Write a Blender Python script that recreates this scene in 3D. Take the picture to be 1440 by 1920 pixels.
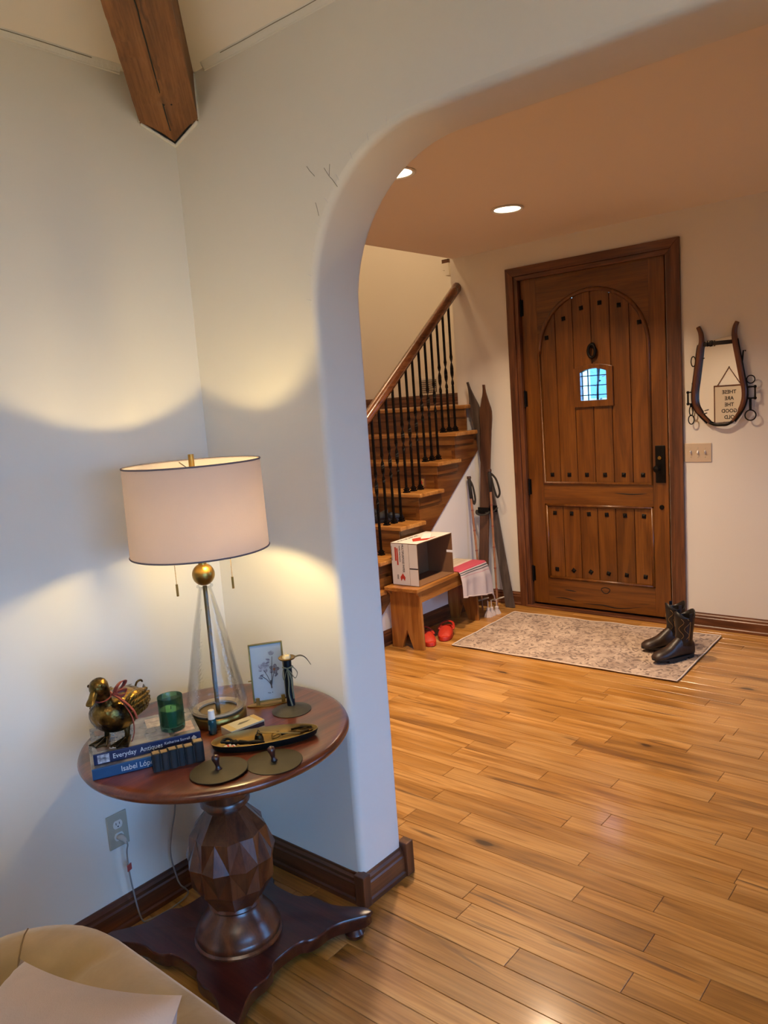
import bpy, bmesh, math, random
from mathutils import Vector, Matrix, noise as mnoise

for o in list(bpy.data.objects):
    bpy.data.objects.remove(o)
SC = bpy.context.scene
COL = SC.collection
R = math.radians
random.seed(7)

# ------------------------------------------------------------------ camera
CAMZ = 1.66
cam_d = bpy.data.cameras.new('camera')
cam = bpy.data.objects.new('camera', cam_d)
COL.objects.link(cam)
right = Vector((0.76522709, 0.63964138, -0.07270759))
up = Vector((-0.03417854, 0.15315021, 0.98761168))
fwd = Vector((-0.64285249, 0.75326218, -0.1390567))
m = Matrix((right, up, -fwd)).transposed().to_4x4()
m.translation = Vector((0, 0, CAMZ))
cam.matrix_world = m
cam_d.sensor_fit = 'VERTICAL'
cam_d.sensor_height = 36.0
cam_d.sensor_width = 27.0
cam_d.lens = 1452.54 / 1920 * 36.0
cam_d.clip_start = 0.02
SC.camera = cam

# ------------------------------------------------------------------ world (overcast daylight) and view
W = bpy.data.worlds.new('world')
SC.world = W
W.use_nodes = True
WN = W.node_tree.nodes
WN['Background'].inputs[0].default_value = (0.22, 0.50, 1.0, 1)
WN['Background'].inputs[1].default_value = 9.6
SC.view_settings.view_transform = 'Standard'
SC.view_settings.look = 'None'
SC.view_settings.gamma = 1.0
SC.view_settings.use_curve_mapping = False
SC.view_settings.exposure = 0.36
SC.cycles.max_bounces = 6
SC.cycles.diffuse_bounces = 5
SC.cycles.adaptive_threshold = 0.04
SC.cycles.glossy_bounces = 4
SC.cycles.transparent_max_bounces = 10
SC.cycles.caustics_reflective = False
SC.cycles.caustics_refractive = False
SC.cycles.sample_clamp_indirect = 6.0

CAN_W = 21.5          # foyer recessed lights
CAN_COL = (1.0, 0.73, 0.48)
LAMP_W = 285.0        # table lamp bulbs (surface radiance)
VAULT_FILL_W = 140.0         # unseen pendant added for fill in the vault
LAMP_COL = (1.0, 0.75, 0.33)

# ------------------------------------------------------------------ key planes (metres)
XL, YA, YB, XA, YD = -2.275, 1.72, 1.93, -1.678, 5.213
ZV, ZF, ZARCH = 2.765, 2.736, 2.393
XE = -3.562           # west edge of the foyer ceiling
XU = -3.41            # wall below the stairs
XR, YBK = 3.6, -4.0   # living room east and south walls
XFR = 1.2             # foyer east wall
YS = 6.25             # far stairwell wall
XW = -5.7             # stairwell west wall
ZT = 0.74             # table top

# ------------------------------------------------------------------ materials
def _m(name):
    mt = bpy.data.materials.new(name)
    mt.use_nodes = True
    nt = mt.node_tree
    return mt, nt, nt.nodes['Principled BSDF']

def lin(c):
    return tuple(((v / 12.92) if v <= 0.04045 else ((v + 0.055) / 1.055) ** 2.4) for v in c) + (1,)

def hexc(h):
    return lin(tuple(int(h[i:i + 2], 16) / 255 for i in (0, 2, 4)))

def plain(name, col, rough=0.5, metal=0.0, bump=0.0, bscale=60, var=0.0, vscale=8, sheen=0.0, coat=0.0, trans=0.0, col2=None, aniso=None):
    mt, nt, b = _m(name)
    c = hexc(col) if isinstance(col, str) else col
    b.inputs['Base Color'].default_value = c
    b.inputs['Roughness'].default_value = rough
    b.inputs['Metallic'].default_value = metal
    b.inputs['Coat Weight'].default_value = coat
    b.inputs['Sheen Weight'].default_value = sheen
    b.inputs['Transmission Weight'].default_value = trans
    tc = nt.nodes.new('ShaderNodeTexCoord')
    src = tc.outputs['Object']
    if aniso:
        mp = nt.nodes.new('ShaderNodeMapping')
        mp.inputs['Scale'].default_value = aniso
        nt.links.new(src, mp.inputs[0])
        src = mp.outputs[0]
    if var or col2:
        n = nt.nodes.new('ShaderNodeTexNoise')
        n.inputs['Scale'].default_value = vscale
        n.inputs['Detail'].default_value = 3
        nt.links.new(src, n.inputs['Vector'])
        r = nt.nodes.new('ShaderNodeValToRGB')
        c2 = (hexc(col2) if isinstance(col2, str) else col2) if col2 else tuple(v * (1 - var) for v in c[:3]) + (1,)
        r.color_ramp.elements[0].position = 0.35
        r.color_ramp.elements[1].position = 0.65
        r.color_ramp.elements[0].color = c2
        r.color_ramp.elements[1].color = c
        nt.links.new(n.outputs[0], r.inputs[0])
        nt.links.new(r.outputs[0], b.inputs['Base Color'])
    if bump:
        n = nt.nodes.new('ShaderNodeTexNoise')
        n.inputs['Scale'].default_value = bscale
        n.inputs['Detail'].default_value = 2
        nt.links.new(src, n.inputs['Vector'])
        bp = nt.nodes.new('ShaderNodeBump')
        bp.inputs['Strength'].default_value = bump
        bp.inputs['Distance'].default_value = 0.01
        nt.links.new(n.outputs[0], bp.inputs['Height'])
        nt.links.new(bp.outputs[0], b.inputs['Normal'])
    return mt

def wood(name, base, dark, light, axis='X', scale=1.0, rough=0.4, coat=0.0, knots=0.5, streak=0.4, rand=0.25, bump=0.05, coat_rough=0.2):
    mt, nt, b = _m(name)
    N, L = nt.nodes, nt.links
    tc = N.new('ShaderNodeTexCoord')
    oi = N.new('ShaderNodeObjectInfo')
    mul = N.new('ShaderNodeVectorMath'); mul.operation = 'SCALE'
    cmb = N.new('ShaderNodeCombineXYZ')
    for i, k in enumerate((37.0, 53.0, 71.0)):
        mm = N.new('ShaderNodeMath'); mm.operation = 'MULTIPLY'; mm.inputs[1].default_value = k
        L.new(oi.outputs['Random'], mm.inputs[0]); L.new(mm.outputs[0], cmb.inputs[i])
    add = N.new('ShaderNodeVectorMath'); add.operation = 'ADD'
    L.new(tc.outputs['Object'], add.inputs[0]); L.new(cmb.outputs[0], add.inputs[1])
    def mapped(al, ac):
        mp = N.new('ShaderNodeMapping')
        s = [ac * scale] * 3
        s['XYZ'.index(axis)] = al * scale
        mp.inputs['Scale'].default_value = s
        L.new(add.outputs[0], mp.inputs[0])
        return mp.outputs[0]
    def noi(v, detail=5, dist=0.0, sc=1.0):
        n = N.new('ShaderNodeTexNoise')
        n.inputs['Scale'].default_value = sc
        n.inputs['Detail'].default_value = detail
        n.inputs['Distortion'].default_value = dist
        L.new(v, n.inputs['Vector'])
        return n.outputs[0]
    def ramp(v, stops):
        r = N.new('ShaderNodeValToRGB')
        e = r.color_ramp.elements
        while len(e) < len(stops): e.new(0.5)
        for k, (p, c) in enumerate(stops):
            e[k].position = p; e[k].color = c
        L.new(v, r.inputs[0])
        return r.outputs[0]
    def mix(f, a, c, mode='MIX'):
        x = N.new('ShaderNodeMix'); x.data_type = 'RGBA'; x.blend_type = mode
        if isinstance(f, float): x.inputs[0].default_value = f
        else: L.new(f, x.inputs[0])
        L.new(a, x.inputs[6])
        if isinstance(c, tuple): x.inputs[7].default_value = c
        else: L.new(c, x.inputs[7])
        return x.outputs[2]
    B, D, T = hexc(base), hexc(dark), hexc(light)
    mid = tuple(0.5 * (B[i] + D[i]) for i in range(3)) + (1,)
    c = ramp(noi(mapped(0.9, 9.0), 4, 1.4), [(0.28, mid), (0.45, B), (0.62, T), (0.78, B)])
    fine = noi(mapped(3.5, 120.0), 2, 0.3)
    g = ramp(fine, [(0.36, (0.66, 0.60, 0.54, 1)), (0.58, (1, 1, 1, 1))])
    c = mix(0.65, c, g, 'MULTIPLY')
    if streak:
        s = ramp(noi(mapped(1.1, 16.0), 3, 2.2), [(0.62, (0, 0, 0, 1)), (0.74, (streak, streak, streak, 1))])
        c = mix(s, c, D)
    if knots:
        v = N.new('ShaderNodeTexVoronoi')
        v.inputs['Scale'].default_value = 1.0
        mp = mapped(1.5, 4.2)
        ds = noi(mapped(8.0, 14.0), 1)
        md = N.new('ShaderNodeVectorMath'); md.operation = 'SCALE'; md.inputs[3].default_value = 0.12
        cm2 = N.new('ShaderNodeCombineXYZ')
        for i in range(3): L.new(ds, cm2.inputs[i])
        L.new(cm2.outputs[0], md.inputs[0])
        ad = N.new('ShaderNodeVectorMath'); ad.operation = 'ADD'
        L.new(mp, ad.inputs[0]); L.new(md.outputs[0], ad.inputs[1])
        L.new(ad.outputs[0], v.inputs['Vector'])
        kd = tuple(x * 0.35 for x in D[:3]) + (1,)
        k = ramp(v.outputs['Distance'], [(0.0, (knots, knots, knots, 1)), (0.045, (knots * .9,) * 3 + (1,)), (0.06, (knots * .4,) * 3 + (1,)), (0.13, (0, 0, 0, 1))])
        c = mix(k, c, kd)
    if rand:
        mr = N.new('ShaderNodeMapRange')
        mr.inputs['To Min'].default_value = 1 - rand
        mr.inputs['To Max'].default_value = 1 + rand * 0.45
        L.new(oi.outputs['Random'], mr.inputs[0])
        hs = N.new('ShaderNodeHueSaturation')
        L.new(mr.outputs[0], hs.inputs['Value']); L.new(c, hs.inputs['Color'])
        c = hs.outputs[0]
    L.new(c, b.inputs['Base Color'])
    b.inputs['Roughness'].default_value = rough
    b.inputs['Coat Weight'].default_value = coat
    b.inputs['Coat Roughness'].default_value = coat_rough
    if bump:
        bp = N.new('ShaderNodeBump'); bp.inputs['Strength'].default_value = bump; bp.inputs['Distance'].default_value = 0.004
        L.new(fine, bp.inputs['Height']); L.new(bp.outputs[0], b.inputs['Normal'])
    return mt

def emit(name, col, s):
    mt = bpy.data.materials.new(name); mt.use_nodes = True
    nt = mt.node_tree; nt.nodes.remove(nt.nodes['Principled BSDF'])
    e = nt.nodes.new('ShaderNodeEmission'); e.inputs[0].default_value = tuple(col) + (1,); e.inputs[1].default_value = s
    nt.links.new(e.outputs[0], nt.nodes['Material Output'].inputs[0])
    mt.cycles.emission_sampling = 'FRONT' if s > 50 else 'NONE'
    return mt

def thin_glass(name, tint=(1, 1, 1), refl=1.0, rough=0.02, bump=0.0):
    mt = bpy.data.materials.new(name); mt.use_nodes = True
    nt = mt.node_tree; nt.nodes.remove(nt.nodes['Principled BSDF'])
    t = nt.nodes.new('ShaderNodeBsdfTransparent'); t.inputs[0].default_value = tuple(tint) + (1,)
    g = nt.nodes.new('ShaderNodeBsdfGlossy'); g.inputs['Roughness'].default_value = rough
    f = nt.nodes.new('ShaderNodeFresnel'); f.inputs[0].default_value = 1.45
    mm = nt.nodes.new('ShaderNodeMath'); mm.operation = 'MULTIPLY'; mm.inputs[1].default_value = refl
    x = nt.nodes.new('ShaderNodeMixShader')
    nt.links.new(f.outputs[0], mm.inputs[0]); nt.links.new(mm.outputs[0], x.inputs[0])
    nt.links.new(t.outputs[0], x.inputs[1]); nt.links.new(g.outputs[0], x.inputs[2])
    if bump:
        tc = nt.nodes.new('ShaderNodeTexCoord'); n = nt.nodes.new('ShaderNodeTexNoise'); n.inputs['Scale'].default_value = 120
        bp = nt.nodes.new('ShaderNodeBump'); bp.inputs['Strength'].default_value = bump; bp.inputs['Distance'].default_value = 0.003
        nt.links.new(tc.outputs['Object'], n.inputs['Vector']); nt.links.new(n.outputs[0], bp.inputs['Height'])
        nt.links.new(bp.outputs[0], g.inputs['Normal']); nt.links.new(bp.outputs[0], f.inputs['Normal'])
    nt.links.new(x.outputs[0], nt.nodes['Material Output'].inputs[0])
    return mt

M = {}
M['paint'] = plain('wall_paint', (0.80, 0.765, 0.68, 1), 0.75, bump=0.05, bscale=14)
M['ceil'] = plain('ceiling_paint', (0.89, 0.82, 0.75, 1), 0.8, bump=0.03, bscale=14)
M['caulk'] = plain('caulk', (0.8, 0.78, 0.73, 1), 0.7, bump=0.6, bscale=40)
M['floor'] = wood('hickory_floor', 'b07b36', '553110', 'c79655', 'X', 1.0, 0.36, 0.24, knots=0.95, streak=0.8, rand=0.13, coat_rough=0.13)
M['gap'] = plain('floor_gap', '2a1a0e', 0.9)
M['walnut'] = wood('stained_trim', '60371f', '2c170c', '7a4a2a', 'X', 1.5, 0.4, 0.2, knots=0.5, streak=0.5, rand=0.1)
M['walnut_z'] = wood('stained_trim_upright', '60371f', '2c170c', '7a4a2a', 'Z', 1.5, 0.4, 0.2, knots=0.6, streak=0.5, rand=0.1)
M['walnut_y'] = wood('stained_trim_depth', '60371f', '2c170c', '7a4a2a', 'Y', 1.5, 0.4, 0.2, knots=0.5, streak=0.5, rand=0.1)
M['door'] = wood('door_plank', '6c3c07', '412104', '7d4a13', 'Z', 1.2, 0.36, 0.25, knots=0.25, streak=0.5, rand=0.14)
M['door_x'] = wood('door_rail', '6c3c07', '412104', '7d4a13', 'X', 1.2, 0.36, 0.25, knots=0.5, streak=0.7, rand=0.12)
M['iron'] = plain('black_iron', '17130f', 0.45, 0.7, bump=0.2, bscale=90)
M['stair'] = wood('stair_oak', '794819', '371c08', '91602c', 'X', 1.4, 0.35, 0.3, knots=0.6, streak=0.6, rand=0.12)
M['stair_tread'] = wood('stair_tread', 'ab7133', '5c3413', 'c48c48', 'X', 1.4, 0.32, 0.35, knots=0.3, streak=0.6, rand=0.1)
M['stair_side'] = wood('stair_stringer', '6c3c16', '371c08', '865524', 'Y', 1.4, 0.35, 0.3, knots=0.7, streak=0.7, rand=0.1)
M['rail'] = wood('handrail_wood', '6e3f20', '3c1f0e', '84512c', 'Y', 1.6, 0.25, 0.5, knots=0, streak=0.3, rand=0)
M['mahog'] = wood('mahogany', '5a2814', '2c1009', '753a1e', 'Y', 1.6, 0.28, 0.5, knots=0, streak=0.35, rand=0.05)
M['mahog_dark'] = wood('dark_mahogany', '3a1710', '1a0806', '4a2116', 'X', 1.6, 0.3, 0.4, knots=0, streak=0.3, rand=0.05)
M['carved'] = wood('carved_mahogany', '4f2814', '26100a', '68391d', 'Z', 1.6, 0.3, 0.45, knots=0, streak=0.3, rand=0.05)
M['beam'] = wood('hewn_beam', '80522b', '462a13', '976436', 'X', 1.2, 0.6, 0.05, knots=0.2, streak=0.7, rand=0, bump=0.35)
M['pine'] = wood('pine_bench', '9c6023', '5a2f0e', 'b57a38', 'Z', 1.3, 0.4, 0.25, knots=0.6, streak=0.4, rand=0.1)
M['pine_y'] = wood('pine_bench_top', 'a5692a', '5f3412', 'bd8340', 'Y', 1.3, 0.4, 0.25, knots=0.6, streak=0.4, rand=0.1)
M['brass'] = plain('brushed_brass', '9c7b3e', 0.32, 1.0, bump=0.05, bscale=80, aniso=(1, 1, 12))
M['aged_brass'] = plain('aged_brass', '8a6f3c', 0.42, 0.9, var=0.45, vscale=14)
M['tray'] = plain('tray_brass', '9a7a3c', 0.45, 0.45, var=0.35, vscale=18)
M['bronze'] = plain('antique_bronze', '9a7836', 0.34, 0.9, col2='2c2013', vscale=26, bump=0.35, bscale=70)
M['bronze_dark'] = plain('dark_bronze', '54401f', 0.38, 0.9, col2='1f170e', vscale=26, bump=0.2, bscale=80)
M['pewter'] = plain('dark_pewter', '57534c', 0.5, 0.8, var=0.3, vscale=20, bump=0.1)
M['white'] = plain('white_plastic', 'dcd8cf', 0.4)
M['almond'] = plain('almond_plate', 'b3aa96', 0.4)
M['almond2'] = plain('switch_plate', 'cbb79c', 0.4)
M['cord'] = plain('clear_grey_cord', '8f8d89', 0.35)
M['redtag'] = plain('red_tag', 'c2544a', 0.5)
M['black'] = plain('black', '0c0b0b', 0.5)
M['glass'] = thin_glass('clear_glass', (0.985, 0.985, 0.97), 0.45, 0.06, bump=0.4)
M['pane'] = thin_glass('window_pane', (0.95, 0.98, 1.0), 0.5)
M['greenglass'] = thin_glass('green_glass', (0.42, 0.66, 0.60), 0.7, 0.04)
M['mirror'] = plain('mirror_silver', (0.86, 0.85, 0.83, 1), 0.0, 1.0)
M['wax'] = plain('pale_green_wax', 'a9b58a', 0.6)
M['wax2'] = plain('cream_wax', 'd8c79c', 0.55)
M['velvet'] = plain('tan_velvet', 'a08048', 0.85, var=0.22, vscale=9, sheen=0.5, bump=0.08, bscale=50)
M['linen'] = plain('blush_linen', 'c6ad9a', 0.9, var=0.08, vscale=10, bump=0.1, bscale=300, sheen=0.2)
M['ribbon'] = plain('rust_velvet_ribbon', '8a3018', 0.75, sheen=0.1)
M['olive'] = plain('olive_ribbon', '6c6b4e', 0.8, sheen=0.3)
M['card'] = plain('white_card', 'd9d5cd', 0.8, var=0.05, vscale=6)
M['kraft'] = plain('kraft_card', '7d5838', 0.85, var=0.08, vscale=12)
M['redprint'] = plain('red_print', 'b3301f', 0.7)
M['ink'] = plain('dark_ink', '2a2624', 0.8)
M['whiteink'] = plain('white_ink', 'd8dad8', 0.7)
M['navy'] = plain('navy_cover', '0f1d45', 0.35, coat=0.3)
M['blue'] = plain('blue_cover', '184a74', 0.35, coat=0.3)
M['greycover'] = plain('book_cover_photo', '8d8379', 0.25, coat=0.4, col2='4b443f', vscale=18)
M['pages'] = plain('page_edges', 'cfc6b4', 0.8, bump=0.2, bscale=200)
M['leather'] = plain('dark_leather', '1b1714', 0.5, var=0.3, vscale=40)
M['leather_tan'] = plain('aged_page_block', 'a58a68', 0.7, var=0.25, vscale=30)
M['teal'] = plain('teal_bottle', '0d3f45', 0.15, coat=0.4)
M['red'] = plain('red_rubber', 'b62c14', 0.5, bump=0.15, bscale=60)
M['boot'] = plain('dark_brown_leather', '38281f', 0.42, var=0.45, vscale=14, bump=0.12, bscale=60)
M['boot_dark'] = plain('black_brown_leather', '1c1512', 0.4, var=0.3, vscale=20, bump=0.1)
M['sole'] = plain('black_rubber', '1b1b1e', 0.6)
M['stitch'] = plain('tan_stitching', '8a6a3c', 0.6)
M['ski'] = wood('weathered_ski', '4d3020', '26160d', '624028', 'Z', 1.2, 0.5, 0.1, knots=0, streak=0.4, rand=0.1)
M['ski_grey'] = wood('grey_ski', '4f443e', '2a231f', '665950', 'Z', 1.2, 0.5, 0.1, knots=0, streak=0.4, rand=0.1)
M['bamboo'] = plain('bamboo', 'a9734a', 0.4, var=0.25, vscale=20)
M['strap'] = plain('dark_strap', '2b2620', 0.7)
M['hame'] = wood('hame_wood', '5f331a', '2e160a', '74431f', 'Z', 1.5, 0.35, 0.3, knots=0, streak=0.4, rand=0)
M['navyshoe'] = plain('dark_navy_shoe', '10131c', 0.6)
M['porcelain'] = plain('candy_white', 'd9cfc6', 0.4)

def shade_mat(name, col, trans):
    mt = bpy.data.materials.new(name); mt.use_nodes = True
    nt = mt.node_tree; nt.nodes.remove(nt.nodes['Principled BSDF'])
    d = nt.nodes.new('ShaderNodeBsdfDiffuse'); d.inputs[0].default_value = col
    t = nt.nodes.new('ShaderNodeBsdfTranslucent'); t.inputs[0].default_value = col
    x = nt.nodes.new('ShaderNodeMixShader'); x.inputs[0].default_value = trans
    tc = nt.nodes.new('ShaderNodeTexCoord')
    n = nt.nodes.new('ShaderNodeTexNoise'); n.inputs['Scale'].default_value = 300
    bp = nt.nodes.new('ShaderNodeBump'); bp.inputs['Strength'].default_value = 0.2; bp.inputs['Distance'].default_value = 0.002
    nt.links.new(tc.outputs['Object'], n.inputs['Vector']); nt.links.new(n.outputs[0], bp.inputs['Height']); nt.links.new(bp.outputs[0], d.inputs['Normal'])
    nt.links.new(d.outputs[0], x.inputs[1]); nt.links.new(t.outputs[0], x.inputs[2])
    nt.links.new(x.outputs[0], nt.nodes['Material Output'].inputs[0])
    return mt
M['shade'] = shade_mat('lilac_grey_linen_shade', (0.62, 0.55, 0.54, 1), 0.45)
M['fill_shade'] = shade_mat('fill_pendant_linen', (0.85, 0.82, 0.78, 1), 0.55)
M['fill_diff'] = shade_mat('fill_pendant_diffuser', (0.9, 0.88, 0.85, 1), 0.6)
M['shade_in'] = plain('white_shade_lining', (0.85, 0.82, 0.75, 1), 0.8)

def rug_mat():
    mt, nt, b = _m('faded_rug')
    N, L = nt.nodes, nt.links
    tc = N.new('ShaderNodeTexCoord')
    n1 = N.new('ShaderNodeTexNoise'); n1.inputs['Scale'].default_value = 5; n1.inputs['Detail'].default_value = 8; n1.inputs['Roughness'].default_value = 0.75
    n2 = N.new('ShaderNodeTexVoronoi'); n2.inputs['Scale'].default_value = 11; n2.feature = 'DISTANCE_TO_EDGE'
    n3 = N.new('ShaderNodeTexNoise'); n3.inputs['Scale'].default_value = 17; n3.inputs['Detail'].default_value = 6; n3.inputs['Distortion'].default_value = 2.5
    for n in (n1, n2, n3): L.new(tc.outputs['Object'], n.inputs['Vector'])
    r1 = N.new('ShaderNodeValToRGB'); r1.color_ramp.elements[0].position = .38; r1.color_ramp.elements[1].position = .62
    r1.color_ramp.elements[0].color = hexc('9b8676'); r1.color_ramp.elements[1].color = hexc('c3ae9b')
    L.new(n1.outputs[0], r1.inputs[0])
    r3 = N.new('ShaderNodeValToRGB'); r3.color_ramp.elements[0].position = .50; r3.color_ramp.elements[1].position = .60
    r3.color_ramp.elements[0].color = (0, 0, 0, 1); r3.color_ramp.elements[1].color = (.85, .85, .85, 1)
    L.new(n3.outputs[0], r3.inputs[0])
    x = N.new('ShaderNodeMix'); x.data_type = 'RGBA'
    L.new(r3.outputs[0], x.inputs[0]); L.new(r1.outputs[0], x.inputs[6]); x.inputs[7].default_value = hexc('6a5952')
    L.new(x.outputs[2], b.inputs['Base Color'])
    b.inputs['Roughness'].default_value = 0.95
    return mt
M['rug'] = rug_mat()
M['rugedge'] = plain('rug_binding', 'd0bfae', 0.9, bump=0.2, bscale=200)

def towel_mat():
    mt, nt, b = _m('striped_towel')
    N, L = nt.nodes, nt.links
    uv = N.new('ShaderNodeUVMap'); uv.uv_map = 'uv'
    sp = N.new('ShaderNodeSeparateXYZ'); L.new(uv.outputs[0], sp.inputs[0])
    r = N.new('ShaderNodeValToRGB'); r.color_ramp.interpolation = 'CONSTANT'
    wht, red, gry, pnk, olv, crm = hexc('cfc2bb'), hexc('b8485a'), hexc('5a5a5e'), hexc('c79a9a'), hexc('a39a82'), hexc('cdbba6')
    stops = [(0.0, wht), (0.36, pnk), (0.375, wht), (0.405, gry), (0.42, wht), (0.435, gry), (0.455, wht), (0.465, red), (0.69, wht), (0.70, crm), (0.73, wht), (0.745, olv)]
    k = 0.757
    while k < 0.97 and len(stops) < 31:
        stops.append((k, crm if len(stops) % 2 == 0 else olv)); k += 0.013
    e = r.color_ramp.elements
    while len(e) < len(stops): e.new(1.0)
    for i, (p, c) in enumerate(stops):
        e[i].position = p; e[i].color = c
    L.new(sp.outputs[1], r.inputs[0]); L.new(r.outputs[0], b.inputs['Base Color'])
    b.inputs['Roughness'].default_value = 0.95
    n = N.new('ShaderNodeTexNoise'); n.inputs['Scale'].default_value = 260
    tc = N.new('ShaderNodeTexCoord'); L.new(tc.outputs['Object'], n.inputs['Vector'])
    bp = N.new('ShaderNodeBump'); bp.inputs['Strength'].default_value = .3; bp.inputs['Distance'].default_value = .003
    L.new(n.outputs[0], bp.inputs['Height']); L.new(bp.outputs[0], b.inputs['Normal'])
    return mt
M['towel'] = towel_mat()
M['tassel'] = plain('cotton_tassel', 'cbbcb2', 0.95, bump=0.4, bscale=120)

# ------------------------------------------------------------------ geometry helpers
class G:
    def __init__(s): s.v = []; s.f = []; s.uv = {}
    def add(s, vs, fs):
        b = len(s.v)
        s.v += [tuple(p) for p in vs]
        s.f += [tuple(b + i for i in f) for f in fs]
        return s
    def box(s, x0, x1, y0, y1, z0, z1):
        return s.add([(x0, y0, z0), (x1, y0, z0), (x1, y1, z0), (x0, y1, z0), (x0, y0, z1), (x1, y0, z1), (x1, y1, z1), (x0, y1, z1)],
                     [(3, 2, 1, 0), (4, 5, 6, 7), (0, 1, 5, 4), (1, 2, 6, 5), (2, 3, 7, 6), (3, 0, 4, 7)])
    def obox(s, c, sx, sy, sz, rz=0, rx=0, ry=0):
        mt = Matrix.Translation(Vector(c)) @ Matrix.Rotation(rz, 4, 'Z') @ Matrix.Rotation(ry, 4, 'Y') @ Matrix.Rotation(rx, 4, 'X')
        vs = [mt @ Vector((a * sx / 2, b * sy / 2, d * sz / 2)) for d in (-1, 1) for a, b in ((-1, -1), (1, -1), (1, 1), (-1, 1))]
        return s.add(vs, [(3, 2, 1, 0), (4, 5, 6, 7), (0, 1, 5, 4), (1, 2, 6, 5), (2, 3, 7, 6), (3, 0, 4, 7)])
    def lathe(s, prof, seg=32, c=(0, 0, 0), flute=None):
        n = len(prof); vs = []; fs = []
        for j in range(seg):
            a = 2 * math.pi * j / seg
            for (r, z) in prof:
                q = r * (1 + (flute[0] * math.cos(flute[1] * a) if flute else 0))
                vs.append((c[0] + q * math.cos(a), c[1] + q * math.sin(a), c[2] + z))
        for j in range(seg):
            k = (j + 1) % seg
            for i in range(n - 1):
                fs.append((j * n + i, k * n + i, k * n + i + 1, j * n + i + 1))
        if prof[0][0] > 1e-6: fs.append(tuple(j * n for j in range(seg))[::-1])
        if prof[-1][0] > 1e-6: fs.append(tuple(j * n + n - 1 for j in range(seg)))
        return s.add(vs, fs)
    def shell(s, prof, seg=40, c=(0, 0, 0)):   # closed profile loop (thin wall)
        n = len(prof); vs = []; fs = []
        for j in range(seg):
            a = 2 * math.pi * j / seg
            for (r, z) in prof: vs.append((c[0] + r * math.cos(a), c[1] + r * math.sin(a), c[2] + z))
        for j in range(seg):
            k = (j + 1) % seg
            for i in range(n):
                i2 = (i + 1) % n
                fs.append((j * n + i, k * n + i, k * n + i2, j * n + i2))
        return s.add(vs, fs)
    def rings(s, rs, cap=True, closed=False):
        n = len(rs[0]); vs = [p for r in rs for p in r]; fs = []
        m_ = len(rs)
        for i in range(m_ if closed else m_ - 1):
            i2 = (i + 1) % m_
            for j in range(n):
                k = (j + 1) % n
                fs.append((i * n + j, i * n + k, i2 * n + k, i2 * n + j))
        if cap and not closed:
            fs.append(tuple(range(n))[::-1]); fs.append(tuple((m_ - 1) * n + j for j in range(n)))
        return s.add(vs, fs)
    def tube(s, path, r, seg=8, closed=False, flat=1.0, upv=None):
        P = [Vector(p) for p in path]; rs = []
        n = len(P); prev = None
        for i in range(n):
            if closed: t = P[(i + 1) % n] - P[i - 1]
            else: t = P[min(i + 1, n - 1)] - P[max(i - 1, 0)]
            t.normalize()
            if upv is not None: u = Vector(upv)
            elif prev is None: u = Vector((0, 0, 1)) if abs(t.z) < 0.9 else Vector((1, 0, 0))
            else: u = prev
            a = t.cross(u)
            if a.length < 1e-6: a = t.cross(Vector((0.3, 0.8, 0.5)))
            a.normalize(); b = a.cross(t); b.normalize(); prev = b
            rr = r[i] if isinstance(r, (list, tuple)) else r
            rs.append([P[i] + a * (rr * math.cos(2 * math.pi * j / seg)) + b * (rr * flat * math.sin(2 * math.pi * j / seg)) for j in range(seg)])
        return s.rings(rs, True, closed)
    def prism(s, poly, a0, a1, plane='XY'):
        n = len(poly)
        def mk(p, w):
            if plane == 'XY': return (p[0], p[1], w)
            if plane == 'XZ': return (p[0], w, p[1])
            return (w, p[0], p[1])
        vs = [mk(p, a0) for p in poly] + [mk(p, a1) for p in poly]
        fs = [tuple(range(n))[::-1], tuple(n + i for i in range(n))]
        fs += [(i, (i + 1) % n, n + (i + 1) % n, n + i) for i in range(n)]
        return s.add(vs, fs)
    def grid(s, fn, nu, nv, uvfn=None):
        vs = [fn(i / nu, j / nv) for i in range(nu + 1) for j in range(nv + 1)]
        fs = [(i * (nv + 1) + j, (i + 1) * (nv + 1) + j, (i + 1) * (nv + 1) + j + 1, i * (nv + 1) + j + 1) for i in range(nu) for j in range(nv)]
        return s.add(vs, fs)
    def sphere(s, c, r, seg=16, rg=10, sx=1, sy=1, sz=1):
        vs = [(c[0], c[1], c[2] - r * sz)]
        for i in range(1, rg):
            t = math.pi * i / rg
            for j in range(seg):
                a = 2 * math.pi * j / seg
                vs.append((c[0] + r * sx * math.sin(t) * math.cos(a), c[1] + r * sy * math.sin(t) * math.sin(a), c[2] - r * sz * math.cos(t)))
        vs.append((c[0], c[1], c[2] + r * sz)); top = len(vs) - 1
        fs = []
        for j in range(seg):
            k = (j + 1) % seg
            fs.append((0, 1 + k, 1 + j))
            for i in range(rg - 2):
                a, b = 1 + i * seg, 1 + (i + 1) * seg
                fs.append((a + j, a + k, b + k, b + j))
            fs.append((1 + (rg - 2) * seg + j, 1 + (rg - 2) * seg + k, top))
        return s.add(vs, fs)
    def xform(s, mt):
        s.v = [tuple(mt @ Vector(p)) for p in s.v]; return s
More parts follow.
